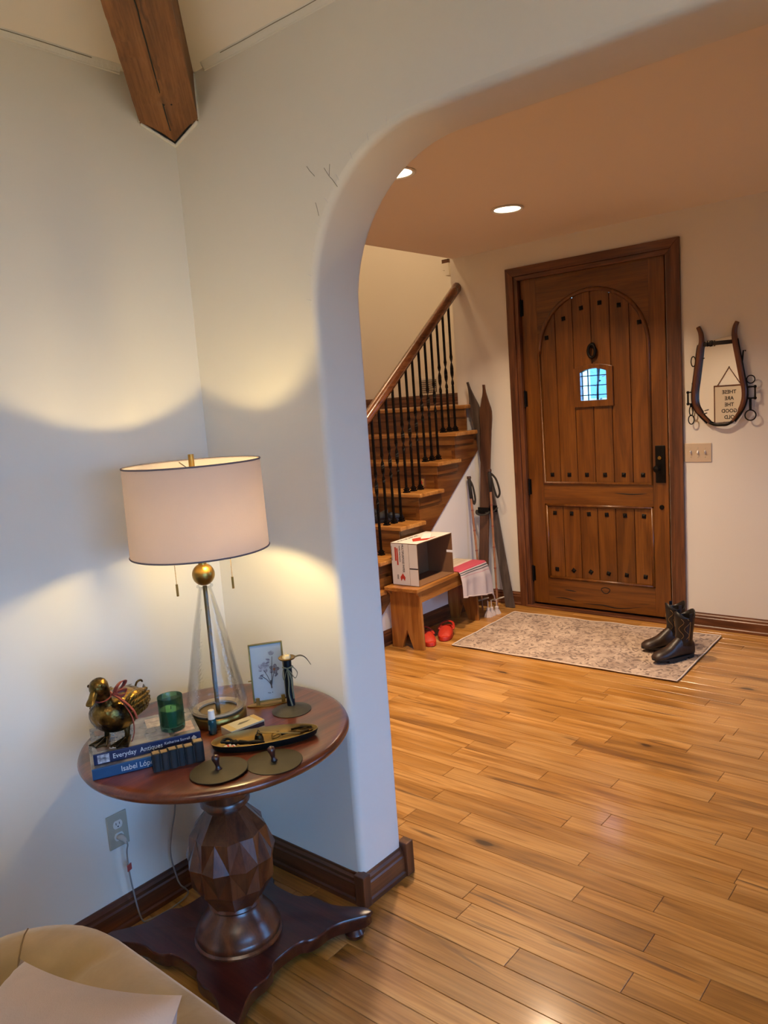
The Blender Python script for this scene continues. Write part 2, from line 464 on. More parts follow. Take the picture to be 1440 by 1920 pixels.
    def build(s, name, mat, parent=None, smooth=False, bevel=0, seg=2, fix=True, ang=40):
        me = bpy.data.meshes.new(name)
        me.from_pydata(s.v, [], s.f)
        if fix:
            bm = bmesh.new(); bm.from_mesh(me)
            bmesh.ops.recalc_face_normals(bm, faces=bm.faces)
            bm.to_mesh(me); bm.free()
        me.materials.append(M[mat] if isinstance(mat, str) else mat)
        if smooth:
            me.polygons.foreach_set('use_smooth', [True] * len(me.polygons))
            if smooth != 'all':
                try: me.set_sharp_from_angle(angle=R(ang))
                except Exception: pass
        o = bpy.data.objects.new(name, me); COL.objects.link(o)
        if parent: o.parent = parent
        if bevel:
            b = o.modifiers.new('bevel', 'BEVEL'); b.width = bevel; b.segments = seg; b.limit_method = 'ANGLE'; b.angle_limit = R(40)
        return o

def tag(o, label=None, cat=None, group=None, kind=None):
    if label: o['label'] = label
    if cat: o['category'] = cat
    if group: o['group'] = group
    if kind: o['kind'] = kind
    return o

def thing(name, label, cat, loc=(0, 0, 0), rz=0.0, group=None):
    o = bpy.data.objects.new(name, None); COL.objects.link(o)
    o.empty_display_size = 0.05
    o.location = loc; o.rotation_euler = (0, 0, rz)
    return tag(o, label, cat, group)

def struct(o):
    o['kind'] = 'structure'; return o

def copy_tree(o, parent=None):
    c = o.copy(); COL.objects.link(c)
    if parent: c.parent = parent
    for ch in list(o.children): copy_tree(ch, c)
    return c

def bez(pts, n=10):           # Catmull-Rom through points
    P = [Vector(p) for p in pts]; out = []
    for i in range(len(P) - 1):
        p0, p1, p2, p3 = P[max(i - 1, 0)], P[i], P[i + 1], P[min(i + 2, len(P) - 1)]
        for k in range(n):
            t = k / n
            out.append(0.5 * ((2 * p1) + (p2 - p0) * t + (2 * p0 - 5 * p1 + 4 * p2 - p3) * t * t + (3 * p1 - p0 - 3 * p2 + p3) * t ** 3))
    out.append(P[-1]); return out

def text_part(name, txt, size, mat, parent, mtx, depth=0.0003, align='LEFT', sx=1.0, shear=0.0, bold=0.0):
    cu = bpy.data.curves.new('txt', 'FONT'); cu.body = txt; cu.size = size; cu.extrude = depth; cu.align_x = align
    cu.resolution_u = 3; cu.shear = shear; cu.offset = bold
    to = bpy.data.objects.new('txt', cu); COL.objects.link(to)
    dg = bpy.context.evaluated_depsgraph_get(); dg.update()
    me = bpy.data.meshes.new_from_object(to.evaluated_get(dg))
    bpy.data.objects.remove(to)
    me.transform(mtx @ Matrix.Diagonal((sx, 1, 1, 1)))
    me.materials.clear(); me.materials.append(M[mat])
    o = bpy.data.objects.new(name, me); COL.objects.link(o); o.parent = parent
    return o

def frame3(origin, xdir, ydir):
    x = Vector(xdir).normalized(); y = Vector(ydir).normalized(); z = x.cross(y).normalized()
    mt = Matrix((x, y, z)).transposed().to_4x4(); mt.translation = Vector(origin); return mt

# ================================================================== SETTING
# ---------- floor
fl = G().box(XW, XR, YBK, YS, -0.10, -0.010).build('floor', 'gap'); struct(fl)
PW = 0.0945
Y0 = 1.735
joints = {}
for (x, y) in [(-.843, 2.10), (-1.12, 2.19), (-1.19, 2.39), (-.885, 2.30), (-.953, 3.0), (-1.385, 1.88), (-1.70, 2.365), (-1.98, 2.66), (-1.606, 2.78), (-2.065, 2.86),
               (-1.17, 3.41), (-1.515, 3.285), (-1.08, 3.60), (-1.148, 1.78), (-.649, 2.0), (-1.574, 3.09), (-.713, 2.40)]:
    joints.setdefault(int(math.floor((y - Y0) / PW)), []).append(x)
row0 = int(math.floor((YBK - Y0) / PW))
row1 = int(math.ceil((YD - Y0) / PW))
rest = G(); nplank = 0
def plank(g, x0, x1, y0, y1):
    c = 0.0012; x0 += .0007; x1 -= .0007; y0 += .0008; y1 -= .0008
    g.add([(x0, y0, -.012), (x1, y0, -.012), (x1, y1, -.012), (x0, y1, -.012),
           (x0, y0, -c), (x1, y0, -c), (x1, y1, -c), (x0, y1, -c),
           (x0 + c, y0 + c, 0), (x1 - c, y0 + c, 0), (x1 - c, y1 - c, 0), (x0 + c, y1 - c, 0)],
          [(0, 1, 5, 4), (1, 2, 6, 5), (2, 3, 7, 6), (3, 0, 4, 7), (4, 5, 9, 8), (5, 6, 10, 9), (6, 7, 11, 10), (7, 4, 8, 11), (8, 9, 10, 11)])
for r in range(row0, row1):
    y0, y1 = Y0 + r * PW, min(Y0 + (r + 1) * PW, YD + 0.02)
    xs0, xs1 = (XL, XR) if y1 < YA else ((XA, XFR) if y0 < YB else (XU - 0.3, XFR))
    if y1 >= YA and y0 < YB: xs0, xs1 = XL, XFR
    js = sorted(joints.get(r, []))
    cuts = [xs0]
    rnd = random.Random(r * 13 + 5)
    x = xs0 + rnd.uniform(0.2, 1.1)
    while x < xs1 - 0.25:
        if all(abs(x - j) > 0.45 for j in js): cuts.append(x)
        x += rnd.uniform(0.55, 1.35)
    cuts = sorted(cuts + js) + [xs1]
    for a, b in zip(cuts[:-1], cuts[1:]):
        ym = 0.5 * (y0 + y1)
        seen = ym > 0.75 and a < -0.18 * ym + 0.1 and b > -0.9 * ym - 0.9
        if ym < YA and a < -2.0 and ym < 1.0: seen = False
        if seen and nplank < 300:
            g = G(); plank(g, a, b, y0, y1); g.build('plank', 'floor', fl, fix=False); nplank += 1
        else: plank(rest, a, b, y0, y1)
o = rest.build('plank', 'floor', fl, fix=False); o['kind'] = 'stuff'

# ---------- living room walls
struct(G().box(XL - .15, XL, YBK - .15, YA + .06, 0, ZV + .2).build('wall_left', 'paint'))
struct(G().box(XL - .15, XR + .15, YBK - .15, YBK, 0, ZV + .2).build('wall_back', 'paint'))
# east wall with a wide window opening
WY0, WY1, WZ0, WZ1 = -3.0, 0.9, 0.35, 2.35
g = G()
g.box(XR, XR + .15, YBK, WY0, 0, ZV + .2); g.box(XR, XR + .15, WY1, YA, 0, ZV + .2)
g.box(XR, XR + .15, WY0, WY1, 0, WZ0); g.box(XR, XR + .15, WY0, WY1, WZ1, ZV + .2)
struct(g.build('wall_right', 'paint'))
g = G()
for k in range(4):
    y = WY0 + (WY1 - WY0) * k / 3
    g.box(XR + .03, XR + .10, y - .035, y + .035, WZ0, WZ1)
g.box(XR + .03, XR + .10, WY0, WY1, WZ0, WZ0 + .06); g.box(XR + .03, XR + .10, WY0, WY1, WZ1 - .06, WZ1)
wn = struct(g.build('window_1', 'walnut_y'))
for k in range(3):
    a = WY0 + (WY1 - WY0) * k / 3 + .035; b = WY0 + (WY1 - WY0) * (k + 1) / 3 - .035
    G().box(XR + .06, XR + .064, a, b, WZ0 + .06, WZ1 - .06).build('pane', 'pane', wn)
pl = bpy.data.lights.new('window_portal', 'AREA'); pl.shape = 'RECTANGLE'; pl.size = WY1 - WY0; pl.size_y = WZ1 - WZ0
pl.cycles.is_portal = True
po = bpy.data.objects.new('window_portal', pl); COL.objects.link(po)
po.location = (XR + .16, (WY0 + WY1) / 2, (WZ0 + WZ1) / 2); po.rotation_euler = (R(90), 0, R(90))

# ---------- arch wall (rounded opening)
XA2 = 0.75; RA = 0.43; RB = 0.022
def opening(off):
    pts = [(XA - off, 0.0)]
    n = 14
    for k in range(n + 1):
        a = math.pi - k / n * math.pi / 2
        pts.append((XA + RA + (RA + off) * math.cos(a), ZARCH - RA + (RA + off) * math.sin(a)))
    for k in range(n + 1):
        a = math.pi / 2 - k / n * math.pi / 2
        pts.append((XA2 - RA + (RA + off) * math.cos(a), ZARCH - RA + (RA + off) * math.sin(a)))
    pts.append((XA2 + off, 0.0)); return pts
prof = []
for k in range(6):
    a = k / 5 * math.pi / 2
    prof.append((RB - RB * math.sin(a), YA + RB - RB * math.cos(a)))
for k in range(6):
    a = k / 5 * math.pi / 2
    prof.append((RB - RB * math.cos(a), YB - RB + RB * math.sin(a)))
g = G()
rows = [[(p[0], y, p[1]) for p in opening(off)] for off, y in prof]
n = len(rows[0])
vs = [p for r in rows for p in r]
fs = [(i * n + j, i * n + j + 1, (i + 1) * n + j + 1, (i + 1) * n + j) for i in range(len(rows) - 1) for j in range(n - 1)]
g.add(vs, fs)
op = opening(RB)
H2 = ZV + .2
g.add([(XL, YA, 0)] + [(p[0], YA, p[1]) for p in op] + [(XR, YA, 0), (XR, YA, H2), (XL, YA, H2)], [tuple(range(len(op) + 4))])
g.add([(XW, YB, 0)] + [(p[0], YB, p[1]) for p in op] + [(XR, YB, 0), (XR, YB, H2), (XW, YB, H2)], [tuple(range(len(op) + 4))])
g.add([(XL, YA, H2), (XR, YA, H2), (XR, YB, H2), (XL, YB, H2)], [(0, 1, 2, 3)])
wa = struct(g.build('wall_middle', 'paint', smooth=True, fix=False, ang=50))
M['crack'] = plain('plaster_crack', '8d8779', .9)
for L_ in ([(-1.598, 2.34), (-1.581, 2.314), (-1.570, 2.302), (-1.552, 2.278)], [(-1.643, 2.254), (-1.638, 2.235), (-1.634, 2.215)], [(-1.667, 2.361), (-1.655, 2.345), (-1.638, 2.327)], [(-1.575, 2.345), (-1.580, 2.315)]):
    pts = [(p[0], YA - .0006, p[1]) for p in L_]
    G().tube(bez(pts, 4), .0009, 5, flat=.5, upv=(0, 1, 0)).build('plaster_crack', 'crack', wa)
for k in range(9):
    a_ = math.pi - (.05 + k * .16)
    x_, z_ = XA + RA + (RA + .035) * math.cos(a_), ZARCH - RA + (RA + .035) * math.sin(a_)
    G().tube([(x_, YA - .0004, z_), (x_ + .02 * math.cos(a_ + 2.9), YA - .0004, z_ + .02 * math.sin(a_ + 2.9))], .0011, 5, flat=.5, upv=(0, 1, 0)).build('plaster_crack', 'caulk', wa)
# ---------- vaulted (hip) ceiling of the living room
SL = 0.667; RUN = 2.4; ZC = ZV + SL * RUN
g = G()
o4 = [(XL, YA, ZV), (XR, YA, ZV), (XR, YBK, ZV), (XL, YBK, ZV)]
i4 = [(XL + RUN, YA - RUN, ZC), (XR - RUN, YA - RUN, ZC), (XR - RUN, YBK + RUN, ZC), (XL + RUN, YBK + RUN, ZC)]
g.add(o4 + i4, [(0, 1, 5, 4), (1, 2, 6, 5), (2, 3, 7, 6), (3, 0, 4, 7), (4, 5, 6, 7)])
ce = struct(g.build('ceiling', 'ceil', fix=False))
# ---------- foyer shell
DX0, DX1, DZ1 = -3.0, -1.895, 2.50     # door opening
g = G()
g.box(XE - .02, DX0, YD, YD + .16, 0, 5.0); g.box(DX1, XFR + .15, YD, YD + .16, 0, 5.0); g.box(DX0, DX1, YD, YD + .16, DZ1, 5.0)
struct(g.build('wall_front', 'paint'))
struct(G().box(XE, XFR + .15, YB, YD, ZF, ZF + .25).build('ceiling.001', 'ceil'))
FY0, FY1, FZ0, FZ1 = 3.2, 4.3, 0.8, 1.9
g = G()
g.box(XFR, XFR + .15, YB, FY0, 0, ZF + .1); g.box(XFR, XFR + .15, FY1, YD, 0, ZF + .1)
g.box(XFR, XFR + .15, FY0, FY1, 0, FZ0); g.box(XFR, XFR + .15, FY0, FY1, FZ1, ZF + .1)
struct(g.build('wall_right.001', 'paint'))
g = G()
for k in range(3):
    y = FY0 + (FY1 - FY0) * k / 2
    g.box(XFR + .03, XFR + .10, y - .03, y + .03, FZ0, FZ1)
g.box(XFR + .03, XFR + .10, FY0, FY1, FZ0, FZ0 + .05); g.box(XFR + .03, XFR + .10, FY0, FY1, FZ1 - .05, FZ1)
wn2 = struct(g.build('window_2', 'walnut_y'))
for k in range(2):
    a = FY0 + (FY1 - FY0) * k / 2 + .03; b = FY0 + (FY1 - FY0) * (k + 1) / 2 - .03
    G().box(XFR + .06, XFR + .064, a, b, FZ0 + .05, FZ1 - .05).build('pane', 'pane', wn2)
pl = bpy.data.lights.new('window_portal', 'AREA'); pl.shape = 'RECTANGLE'; pl.size = FY1 - FY0; pl.size_y = FZ1 - FZ0
pl.cycles.is_portal = True
po = bpy.data.objects.new('window_portal', pl); COL.objects.link(po)
po.location = (XFR + .16, (FY0 + FY1) / 2, (FZ0 + FZ1) / 2); po.rotation_euler = (R(90), 0, R(90))
g = G(); g.box(XW, XE - .02, YS, YS + .12, 0, 5.0); g.box(XE - .02, XE + .1, YD + .16, YS, 0, 5.0)
struct(g.build('wall_stairs', 'paint'))
struct(G().box(XW - .12, XW, YB, YS + .12, 0, 5.0).build('wall_left.001', 'paint'))
struct(G().box(XE, XE + .12, YB, YD, ZF + .25, 5.0).build('wall_right.002', 'paint'))
struct(G().box(XW, XE + .12, YB - .12, YB, H2, 5.0).build('wall_back.001', 'paint'))
struct(G().box(XW - .1, XE + .2, YB - .1, YS + .1, 5.0, 5.1).build('ceiling.002', 'ceil'))
# ---------- wall below the stairs
def strz(y): return 0.69 + 0.78 * (y - 4.485)
yb = 4.485 - 0.69 / 0.78
g = G().prism([(yb, 0), (YD, 0), (YD, strz(YD)), (yb, 0.0)], XU - .1, XU, 'YZ')
struct(g.build('wall_understairs', 'paint'))

# ---------- baseboards
BB = [(0, 0), (.021, 0), (.021, .016), (.016, .022), (.016, .072), (.012, .078), (.012, .090), (.006, .098), (.004, .106), (0, .106)]
def baseboard(name, a, b, nrm, mat, parent=None, scale=1.0, kind=True):
    a, b, nrm = Vector(a), Vector(b), Vector(nrm)
    d = (b - a).normalized()
    rs = [[p + nrm * (q[0] * scale) + Vector((0, 0, q[1] * scale)) for q in BB] for p in (a, b)]
    o = G().rings(rs).build(name, mat, parent, bevel=0)
    if kind: struct(o)
    return o
baseboard('baseboard_left', (XL, YBK, 0), (XL, YA, 0), (1, 0, 0), 'walnut_y')
b2 = baseboard('baseboard_middle', (XL, YA, 0), (XA + .012, YA, 0), (0, -1, 0), 'walnut')
baseboard('baseboard_reveal', (XA, YA - .021, 0), (XA, YB + .01, 0), (1, 0, 0), 'walnut_y')
struct(G().box(XA - .012, XA + .03, YB - .012, YB + .028, 0, .125).build('trim_1', 'walnut_z', bevel=.004))
g = G().box(XA - .02, XA + .024, YA - .024, YA + .012, 0, .112); struct(g.build('trim_2', 'walnut_z', bevel=.003))
CX0, CX1, CZ = -3.0815, -1.797, 2.5735
baseboard('baseboard_front', (CX1, YD, 0), (XFR, YD, 0), (0, -1, 0), 'walnut', scale=1.0)
baseboard('baseboard_front.001', (XU, YD, 0), (CX0, YD, 0), (0, -1, 0), 'walnut')
baseboard('baseboard_understairs', (XU, yb + .15, 0), (XU, YD, 0), (1, 0, 0), 'walnut_y')
baseboard('baseboard_foyer', (XW, YB, 0), (XA, YB, 0), (0, 1, 0), 'walnut')
baseboard('baseboard_landing', (XW, YS, 1.6), (XE - .02, YS, 1.6), (0, -1, 0), 'walnut')

g = G().box(-3.80, -3.735, YD + .20, YD + .30, 2.755, 2.785); struct(g.build('trim_6', 'walnut'))
g = G().box(-3.797, -3.735, YD + .20, YD + .30, 2.70, 2.755).box(-3.775, -3.735, YD + .20, YD + .30, 2.655, 2.70); struct(g.build('trim_7', 'paint'))
# ---------- beam in the vault corner (hip rafter)
bw, bd = 0.094, 0.30
dirh = Vector((1, -1, 0)).normalized(); perp = Vector((1, 1, 0)).normalized()
sl = 0.471
tip = Vector((XL, YA, 2.575))
bt = thing('hip_beam', 'rough hewn dark timber beam in the ceiling corner above the lamp', 'beam', tip)
g = G()
nL, nW = 170, 12
def hewn(s, w):
    return 0.006 * mnoise.noise(Vector((s * 9, w * 6, 0.3))) + 0.007 * mnoise.noise(Vector((s * 30, w * 12, 4))) + 0.003 * mnoise.noise(Vector((s * 70, w * 22, 9)))
def beam_pt(u, v):
    w = (v * 2 - 1) * bw
    s0 = abs(w) + 0.002
    s = s0 + u * (3.2 - s0)
    z = s * sl
    hew = hewn(s, w)
    return Vector(dirh * s + perp * w + Vector((0, 0, z + hew - 0.002)))
g.grid(beam_pt, nL, nW)
for sgn in (-1, 1):
    def side(u, v, sgn=sgn):
        w = sgn * bw
        s0 = abs(w) + 0.002; s = s0 + u * (3.2 - s0)
        jag = 0.003 * mnoise.noise(Vector((s * 14, v * 9, sgn * 3)))
        zb = hewn(s, w) - .002 if v == 0 else 0
        return Vector(dirh * s + perp * (w + (sgn * jag if 0 < v < 1 else 0)) + Vector((0, 0, s * sl + v * bd + zb)))
    g.grid(side, nL, 5)
me = g.build('timber', 'beam', bt, smooth='all')
# the grain texture runs along local X, so turn the timber's own axes to the beam
dirv = (dirh + Vector((0, 0, sl))).normalized()
rotm = Matrix((dirv, perp.cross(dirv).cross(dirv) * -1 if False else perp, dirv.cross(perp))).transposed().to_4x4()
me.data.transform(rotm.inverted()); me.matrix_local = rotm
ck = [dirh * (.06 + .05 * i) + perp * (.012 * mnoise.noise(Vector((i * .45, 2, 1))) - .004) + Vector((0, 0, (.06 + .05 * i) * sl + hewn(.06 + .05 * i, 0) - .003)) for i in range(40)]
G().tube(ck, .0022, 5).build('drying_crack', 'black', bt)
for k in (-1, 1):
    p = dirh * .16 + perp * (.012 * k + .01) + Vector((0, 0, .16 * sl - .003))
    G().sphere(p, .0035, 8, 6).build('nail_hole', 'black', bt)
g = G()
for sgn in (-1, 1):
    pts = []
    for k in range(13):
        w = bw * k / 12 * sgn
        a = Vector((0, -abs(w) * math.sqrt(2), 0)) if sgn < 0 else Vector((abs(w) * math.sqrt(2), 0, 0))
        n_ = Vector((1, 0, 0)) if sgn < 0 else Vector((0, -1, 0))
        pts.append(a + n_ * .003 + Vector((0, 0, abs(w) * sl - .004 + .002 * mnoise.noise(Vector((k, sgn, 0))))))
    g.tube(pts, .006, 6)
    pts = []
    for k in range(8):
        a = Vector((0, -bw * math.sqrt(2) - .004, 0)) if sgn < 0 else Vector((bw * math.sqrt(2) + .004, 0, 0))
        pts.append(a + Vector((.004 if sgn < 0 else 0, -.004 if sgn > 0 else 0, bw * sl + k * .02)))
    g.tube(pts, .0055, 6)
g.build('caulk_line', 'caulk', bt, smooth='all')
g = G()
for sgn in (-1, 1):
    pts = []
    for k in range(13):
        w = bw * k / 12
        a = Vector((0, -w * math.sqrt(2), 0)) if sgn < 0 else Vector((w * math.sqrt(2), 0, 0))
        n_ = Vector((1, 0, 0)) if sgn < 0 else Vector((0, -1, 0))
        pts.append(a + n_ * .010 + Vector((0, 0, w * sl + .002 + .0015 * mnoise.noise(Vector((k * 1.7, sgn, 3))))))
    g.tube(pts, [.0022 + .0028 * abs(mnoise.noise(Vector((k * .9, sgn, 7)))) for k in range(13)], 6)
g.build('shrinkage_gap', 'black', bt)
# lumpy plaster line where walls meet the sloped ceiling
def cornice(name, a, b, nrm):
    a, b, nrm = Vector(a), Vector(b), Vector(nrm)
    L_ = (b - a).length; n_ = int(L_ / .05); rs = []
    for i in range(n_ + 1):
        p = a.lerp(b, i / n_)
        w = 1 + .5 * mnoise.noise(p * 7)
        w2 = .6 * mnoise.noise(p * 3 + Vector((5, 5, 5)))
        rs.append([p + Vector((0, 0, -.012 - .006 * w2)), p + nrm * (.003 * w) + Vector((0, 0, -.010 - .006 * w2)), p + nrm * (.004 * w) + Vector((0, 0, -.002)),
                   p + nrm * (.010 + .004 * w) + Vector((0, 0, .004)), p + nrm * (.014 + .004 * w) + Vector((0, 0, .011 + .0027 * w))])
    o = G().rings(rs, True).build(name, 'caulk', smooth=True)
    cr_ = [r_[3] + Vector((0, 0, .002)) + nrm * .001 for r_ in rs]
    G().tube(cr_[2:int(len(cr_) * .6)], .0013, 5).build('hairline_crack', 'crack', o)
    return struct(o)
cornice('trim_3', (XL, YA - .19, ZV), (XL, -1.0, ZV), (1, 0, 0))
cornice('trim_4', (XL + .19, YA, ZV), (1.5, YA, ZV), (0, -1, 0))

# ================================================================== FRONT DOOR
LX0, LX1, LZ0, LZ1 = -2.982, -1.913, 0.033, 2.482
YF = YD + .022                       # door face
cs = bpy.data.objects.new('trim_5', None); COL.objects.link(cs); struct(cs)
def casing_piece(name, poly, y0, y1, mat):
    return G().prism(poly, y0, y1, 'XZ').build(name, mat, cs, bevel=.003)
ci = .062
casing_piece('casing_leg', [(CX0, 0), (CX0 + ci, 0), (CX0 + ci, CZ - ci), (CX0, CZ)], YD - .024, YD, 'walnut_z')
casing_piece('casing_leg', [(CX1, 0), (CX1 - ci, 0), (CX1 - ci, CZ - ci), (CX1, CZ)], YD - .024, YD, 'walnut_z')
casing_piece('casing_head', [(CX0, CZ), (CX0 + ci, CZ - ci), (CX1 - ci, CZ - ci), (CX1, CZ)], YD - .024, YD, 'walnut')
j2 = .032
for (x, s) in ((CX0 + ci, 1), (CX1 - ci, -1)):
    casing_piece('jamb', [(x, 0), (x + s * j2, 0), (x + s * j2, CZ - ci - j2), (x, CZ - ci)], YD - .012, YD + .10, 'walnut_z')
casing_piece('jamb_head', [(CX0 + ci, CZ - ci), (CX0 + ci + j2, CZ - ci - j2), (CX1 - ci - j2, CZ - ci - j2), (CX1 - ci, CZ - ci)], YD - .012, YD + .10, 'walnut')
G().box(CX0 + .05, CX1 - .05, YD - .03, YD + .12, 0, .016).build('threshold', 'walnut', cs, bevel=.004)

for a_ in ((CX0 + .06, LX0 + .02, 0, 2.52), (LX1 - .02, CX1 - .06, 0, 2.52), (CX0 + .06, CX1 - .06, 2.47, 2.52), (CX0 + .06, CX1 - .06, 0, .05)):
    G().box(a_[0], a_[1], YD + .069, YD + .10, a_[2], a_[3]).build('door_light_stop', 'black', cs)  # black strips added behind the leaf to block daylight leaking through the gaps
door = bpy.data.objects.new('door_1', None); COL.objects.link(door); struct(door)
ACX, ACZ, AR = (-2.855 - 2.02) / 2, 1.9325, .4175
PX0, PX1, PZ0 = -2.855, -2.02, .965
BX0, BX1, BZ0, BZ1 = -2.847, -2.022, .237, .813
def arc(r, a0, a1, n, cx=ACX, cz=ACZ):
    return [(cx + r * math.cos(R(a0 + (a1 - a0) * k / n)), cz + r * math.sin(R(a0 + (a1 - a0) * k / n))) for k in range(n + 1)]
th = .045
G().box(LX0, PX0, YF, YF + th, LZ0, LZ1).build('stile', 'door', door, bevel=.002)
G().box(PX1, LX1, YF, YF + th, LZ0, LZ1).build('stile', 'door', door, bevel=.002)
G().box(PX0, PX1, YF, YF + th, LZ0, BZ0).build('bottom_rail', 'door_x', door, bevel=.002)
G().box(PX0, PX1, YF, YF + th, BZ1, PZ0).build('lock_rail', 'door_x', door, bevel=.002)
G().prism([(PX0, LZ1), (PX0, ACZ)] + arc(AR, 180, 0, 28)[1:] + [(PX1, LZ1)], YF, YF + th, 'XZ').build('top_rail', 'door_x', door, fix=True)
# window opening geometry
wx0, wx1, wz0, wz1 = -2.578, -2.282, 1.525, 1.812
gx0, gx1, gz0, gz1 = -2.526, -2.330, 1.572, 1.772
g = G(); yb0, yb1 = YF + .016, YF + .038
g.box(PX0, gx0, yb0, yb1, PZ0, 2.3); g.box(gx1, PX1, yb0, yb1, PZ0, 2.3); g.box(gx0, gx1, yb0, yb1, PZ0, gz0); g.box(gx0, gx1, yb0, yb1, gz1 + .03, 2.34)
g.box(PX0, PX1, yb0, yb1, BZ0, BZ1)
g.build('backing_panel', 'door', door)
pw = (PX1 - PX0) / 6
yp0, yp1 = YF + .006, YF + .02
for k in range(6):
    a, b = PX0 + k * pw + .003, PX0 + (k + 1) * pw - .003
    def top(n=6):
        pts = []
        for i in range(n + 1):
            x = b + (a - b) * i / n
            pts.append((x, ACZ + math.sqrt(max(AR ** 2 - (x - ACX) ** 2, 0)) - .004))
        return pts
    if k in (2, 3):
        G().prism([(a, wz1 - .01), (b, wz1 - .01)] + top(), yp0, yp1, 'XZ').build('plank', 'door', door, bevel=.003)
        G().prism([(a, PZ0), (b, PZ0), (b, wz0 + .005), (a, wz0 + .005)], yp0, yp1, 'XZ').build('plank', 'door', door, bevel=.003)
    else:
        G().prism([(a, PZ0), (b, PZ0)] + top(), yp0, yp1, 'XZ').build('plank', 'door', door, bevel=.003)
qw = (BX1 - BX0) / 6
for k in range(6):
    a, b = BX0 + k * qw + .003, BX0 + (k + 1) * qw - .003
    G().box(a, b, yp0, yp1, BZ0, BZ1).build('plank', 'door', door, bevel=.003)
path = [(PX0 + .008, YF, ACZ)] + [(p[0], YF, p[1]) for p in arc(AR - .008, 180, 0, 32)] + [(PX1 - .008, YF, PZ0 + .008), (PX0 + .008, YF, PZ0 + .008)]
G().tube(path, .015, 8, closed=True, upv=(0, 1, 0)).build('panel_moulding', 'door', door, smooth='all')
def arcm(r): return
path = [(BX0 + .008, YF, BZ0 + .008), (BX1 - .008, YF, BZ0 + .008), (BX1 - .008, YF, BZ1 - .008), (BX0 + .008, YF, BZ1 - .008)]
for i in range(4):
    G().tube([path[i], path[(i + 1) % 4]], .011, 8, upv=(0, 1, 0)).build('panel_moulding', 'door', door, smooth='all')
# arched little window
def segtop(x0, x1, z, rise, n=10):
    return [(x1 + (x0 - x1) * i / n, z + rise * (1 - (2 * i / n - 1) ** 2)) for i in range(n + 1)]
outer = [(wx0, wz0), (wx1, wz0)] + segtop(wx0, wx1, wz1 - .012, .026)
inner = [(gx0, gz0), (gx1, gz0)] + segtop(gx0, gx1, gz1, .022)
g = G()
vs = []
for y in (YF - .012, YF + .04):
    vs += [(p[0], y, p[1]) for p in outer] + [(p[0], y, p[1]) for p in inner]
n = len(outer); fs = []
for i in range(n):
    k = (i + 1) % n
    fs += [(i, k, n + k, n + i), (2 * n + i, 3 * n + i, 3 * n + k, 2 * n + k), (i, 2 * n + i, 2 * n + k, k), (n + i, n + k, 3 * n + k, 3 * n + i)]
wf = g.add(vs, fs).build('window_frame', 'door', door, bevel=.003)
G().prism(inner, YF + .022, YF + .026, 'XZ').build('pane', 'pane', wf)
for x in (gx0 + .048, gx0 + .122):
    G().box(x - .003, x + .003, YF + .014, YF + .022, gz0, gz1 + .02).build('muntin', 'iron', wf)
for z in (gz0 + .036, gz0 + .103, gz0 + .172):
    G().box(gx0, gx1, YF + .013, YF + .023, z - .003, z + .003).build('muntin', 'iron', wf)
# square iron nail heads
clv = G()
h = .0152
clv.add([(-h, 0, -h), (h, 0, -h), (h, 0, h), (-h, 0, h), (-h * .8, -.006, -h * .8), (h * .8, -.006, -h * .8), (h * .8, -.006, h * .8), (-h * .8, -.006, h * .8), (0, -.011, 0)],
        [(0, 1, 5, 4), (1, 2, 6, 5), (2, 3, 7, 6), (3, 0, 4, 7), (4, 5, 8), (5, 6, 8), (6, 7, 8), (7, 4, 8)])
c0 = clv.build('nail_head', 'iron', door)
first = True
def clavo(x, z, rot):
    global first
    if first: o = c0; first = False
    else:
        o = c0.copy(); COL.objects.link(o); o.parent = door
    o.location = (x, yp0, z); o.rotation_euler = (0, rot, 0)
tz = [2.02, 2.125, 2.225, 2.268, 2.225, 2.07]
tz = [2.045, 2.165, 2.222, 2.240, 2.205, 2.075]
for k in range(6):
    x = PX0 + (k + .5) * pw
    clavo(x, tz[k], random.uniform(-.15, .15)); clavo(x, 1.035, random.uniform(-.1, .1))
    x = BX0 + (k + .5) * qw
    clavo(x, .745, random.uniform(-.1, .1)); clavo(x, .31, (0, .7, .6, .35, .15, .1)[k])
# hinges, knocker ring, lock plate
for z in (2.282, 1.611, .943, .264):
    hg = G().lathe([(0, -.064), (.007, -.062), (.007, .062), (0, .064)], 10, (LX0 + .002, YF - .008, z)).build('hinge', 'iron', door, smooth=True)
    G().box(LX0 + .002, LX0 + .02, YF - .003, YF + .001, z - .058, z + .058).build('hinge_leaf', 'iron', hg)
kn = G().sphere((-2.427, YF - .004, 1.955), .02, 12, 8, 1, .5, 1).build('knocker', 'iron', door, smooth='all')
ringp = [(-2.427 + .026 * math.sin(R(a)), YF - .018, 1.915 + .045 * math.cos(R(a))) for a in range(0, 360, 12)]
G().tube(ringp, .011, 8, closed=True, upv=(0, 1, 0)).build('knocker_ring', 'iron', kn, smooth='all')
lp = G().box(-1.997, -1.930, YF - .009, YF, .983, 1.238).build('lock_plate', 'iron', door, bevel=.003)
G().lathe([(0, 0), (.012, .0), (.010, .022), (.020, .030), (.024, .040), (.018, .052), (0, .055)], 20).xform(Matrix.Translation((-1.975, YF - .009, 1.082)) @ Matrix.Rotation(R(90), 4, 'X')).build('door_knob', 'iron', lp, smooth=True)
G().lathe([(0, 0), (.014, 0), (.012, .012), (0, .013)], 20).xform(Matrix.Translation((-1.963, YF - .009, 1.155)) @ Matrix.Rotation(R(90), 4, 'X')).build('key_cylinder', 'brass', lp, smooth=True)
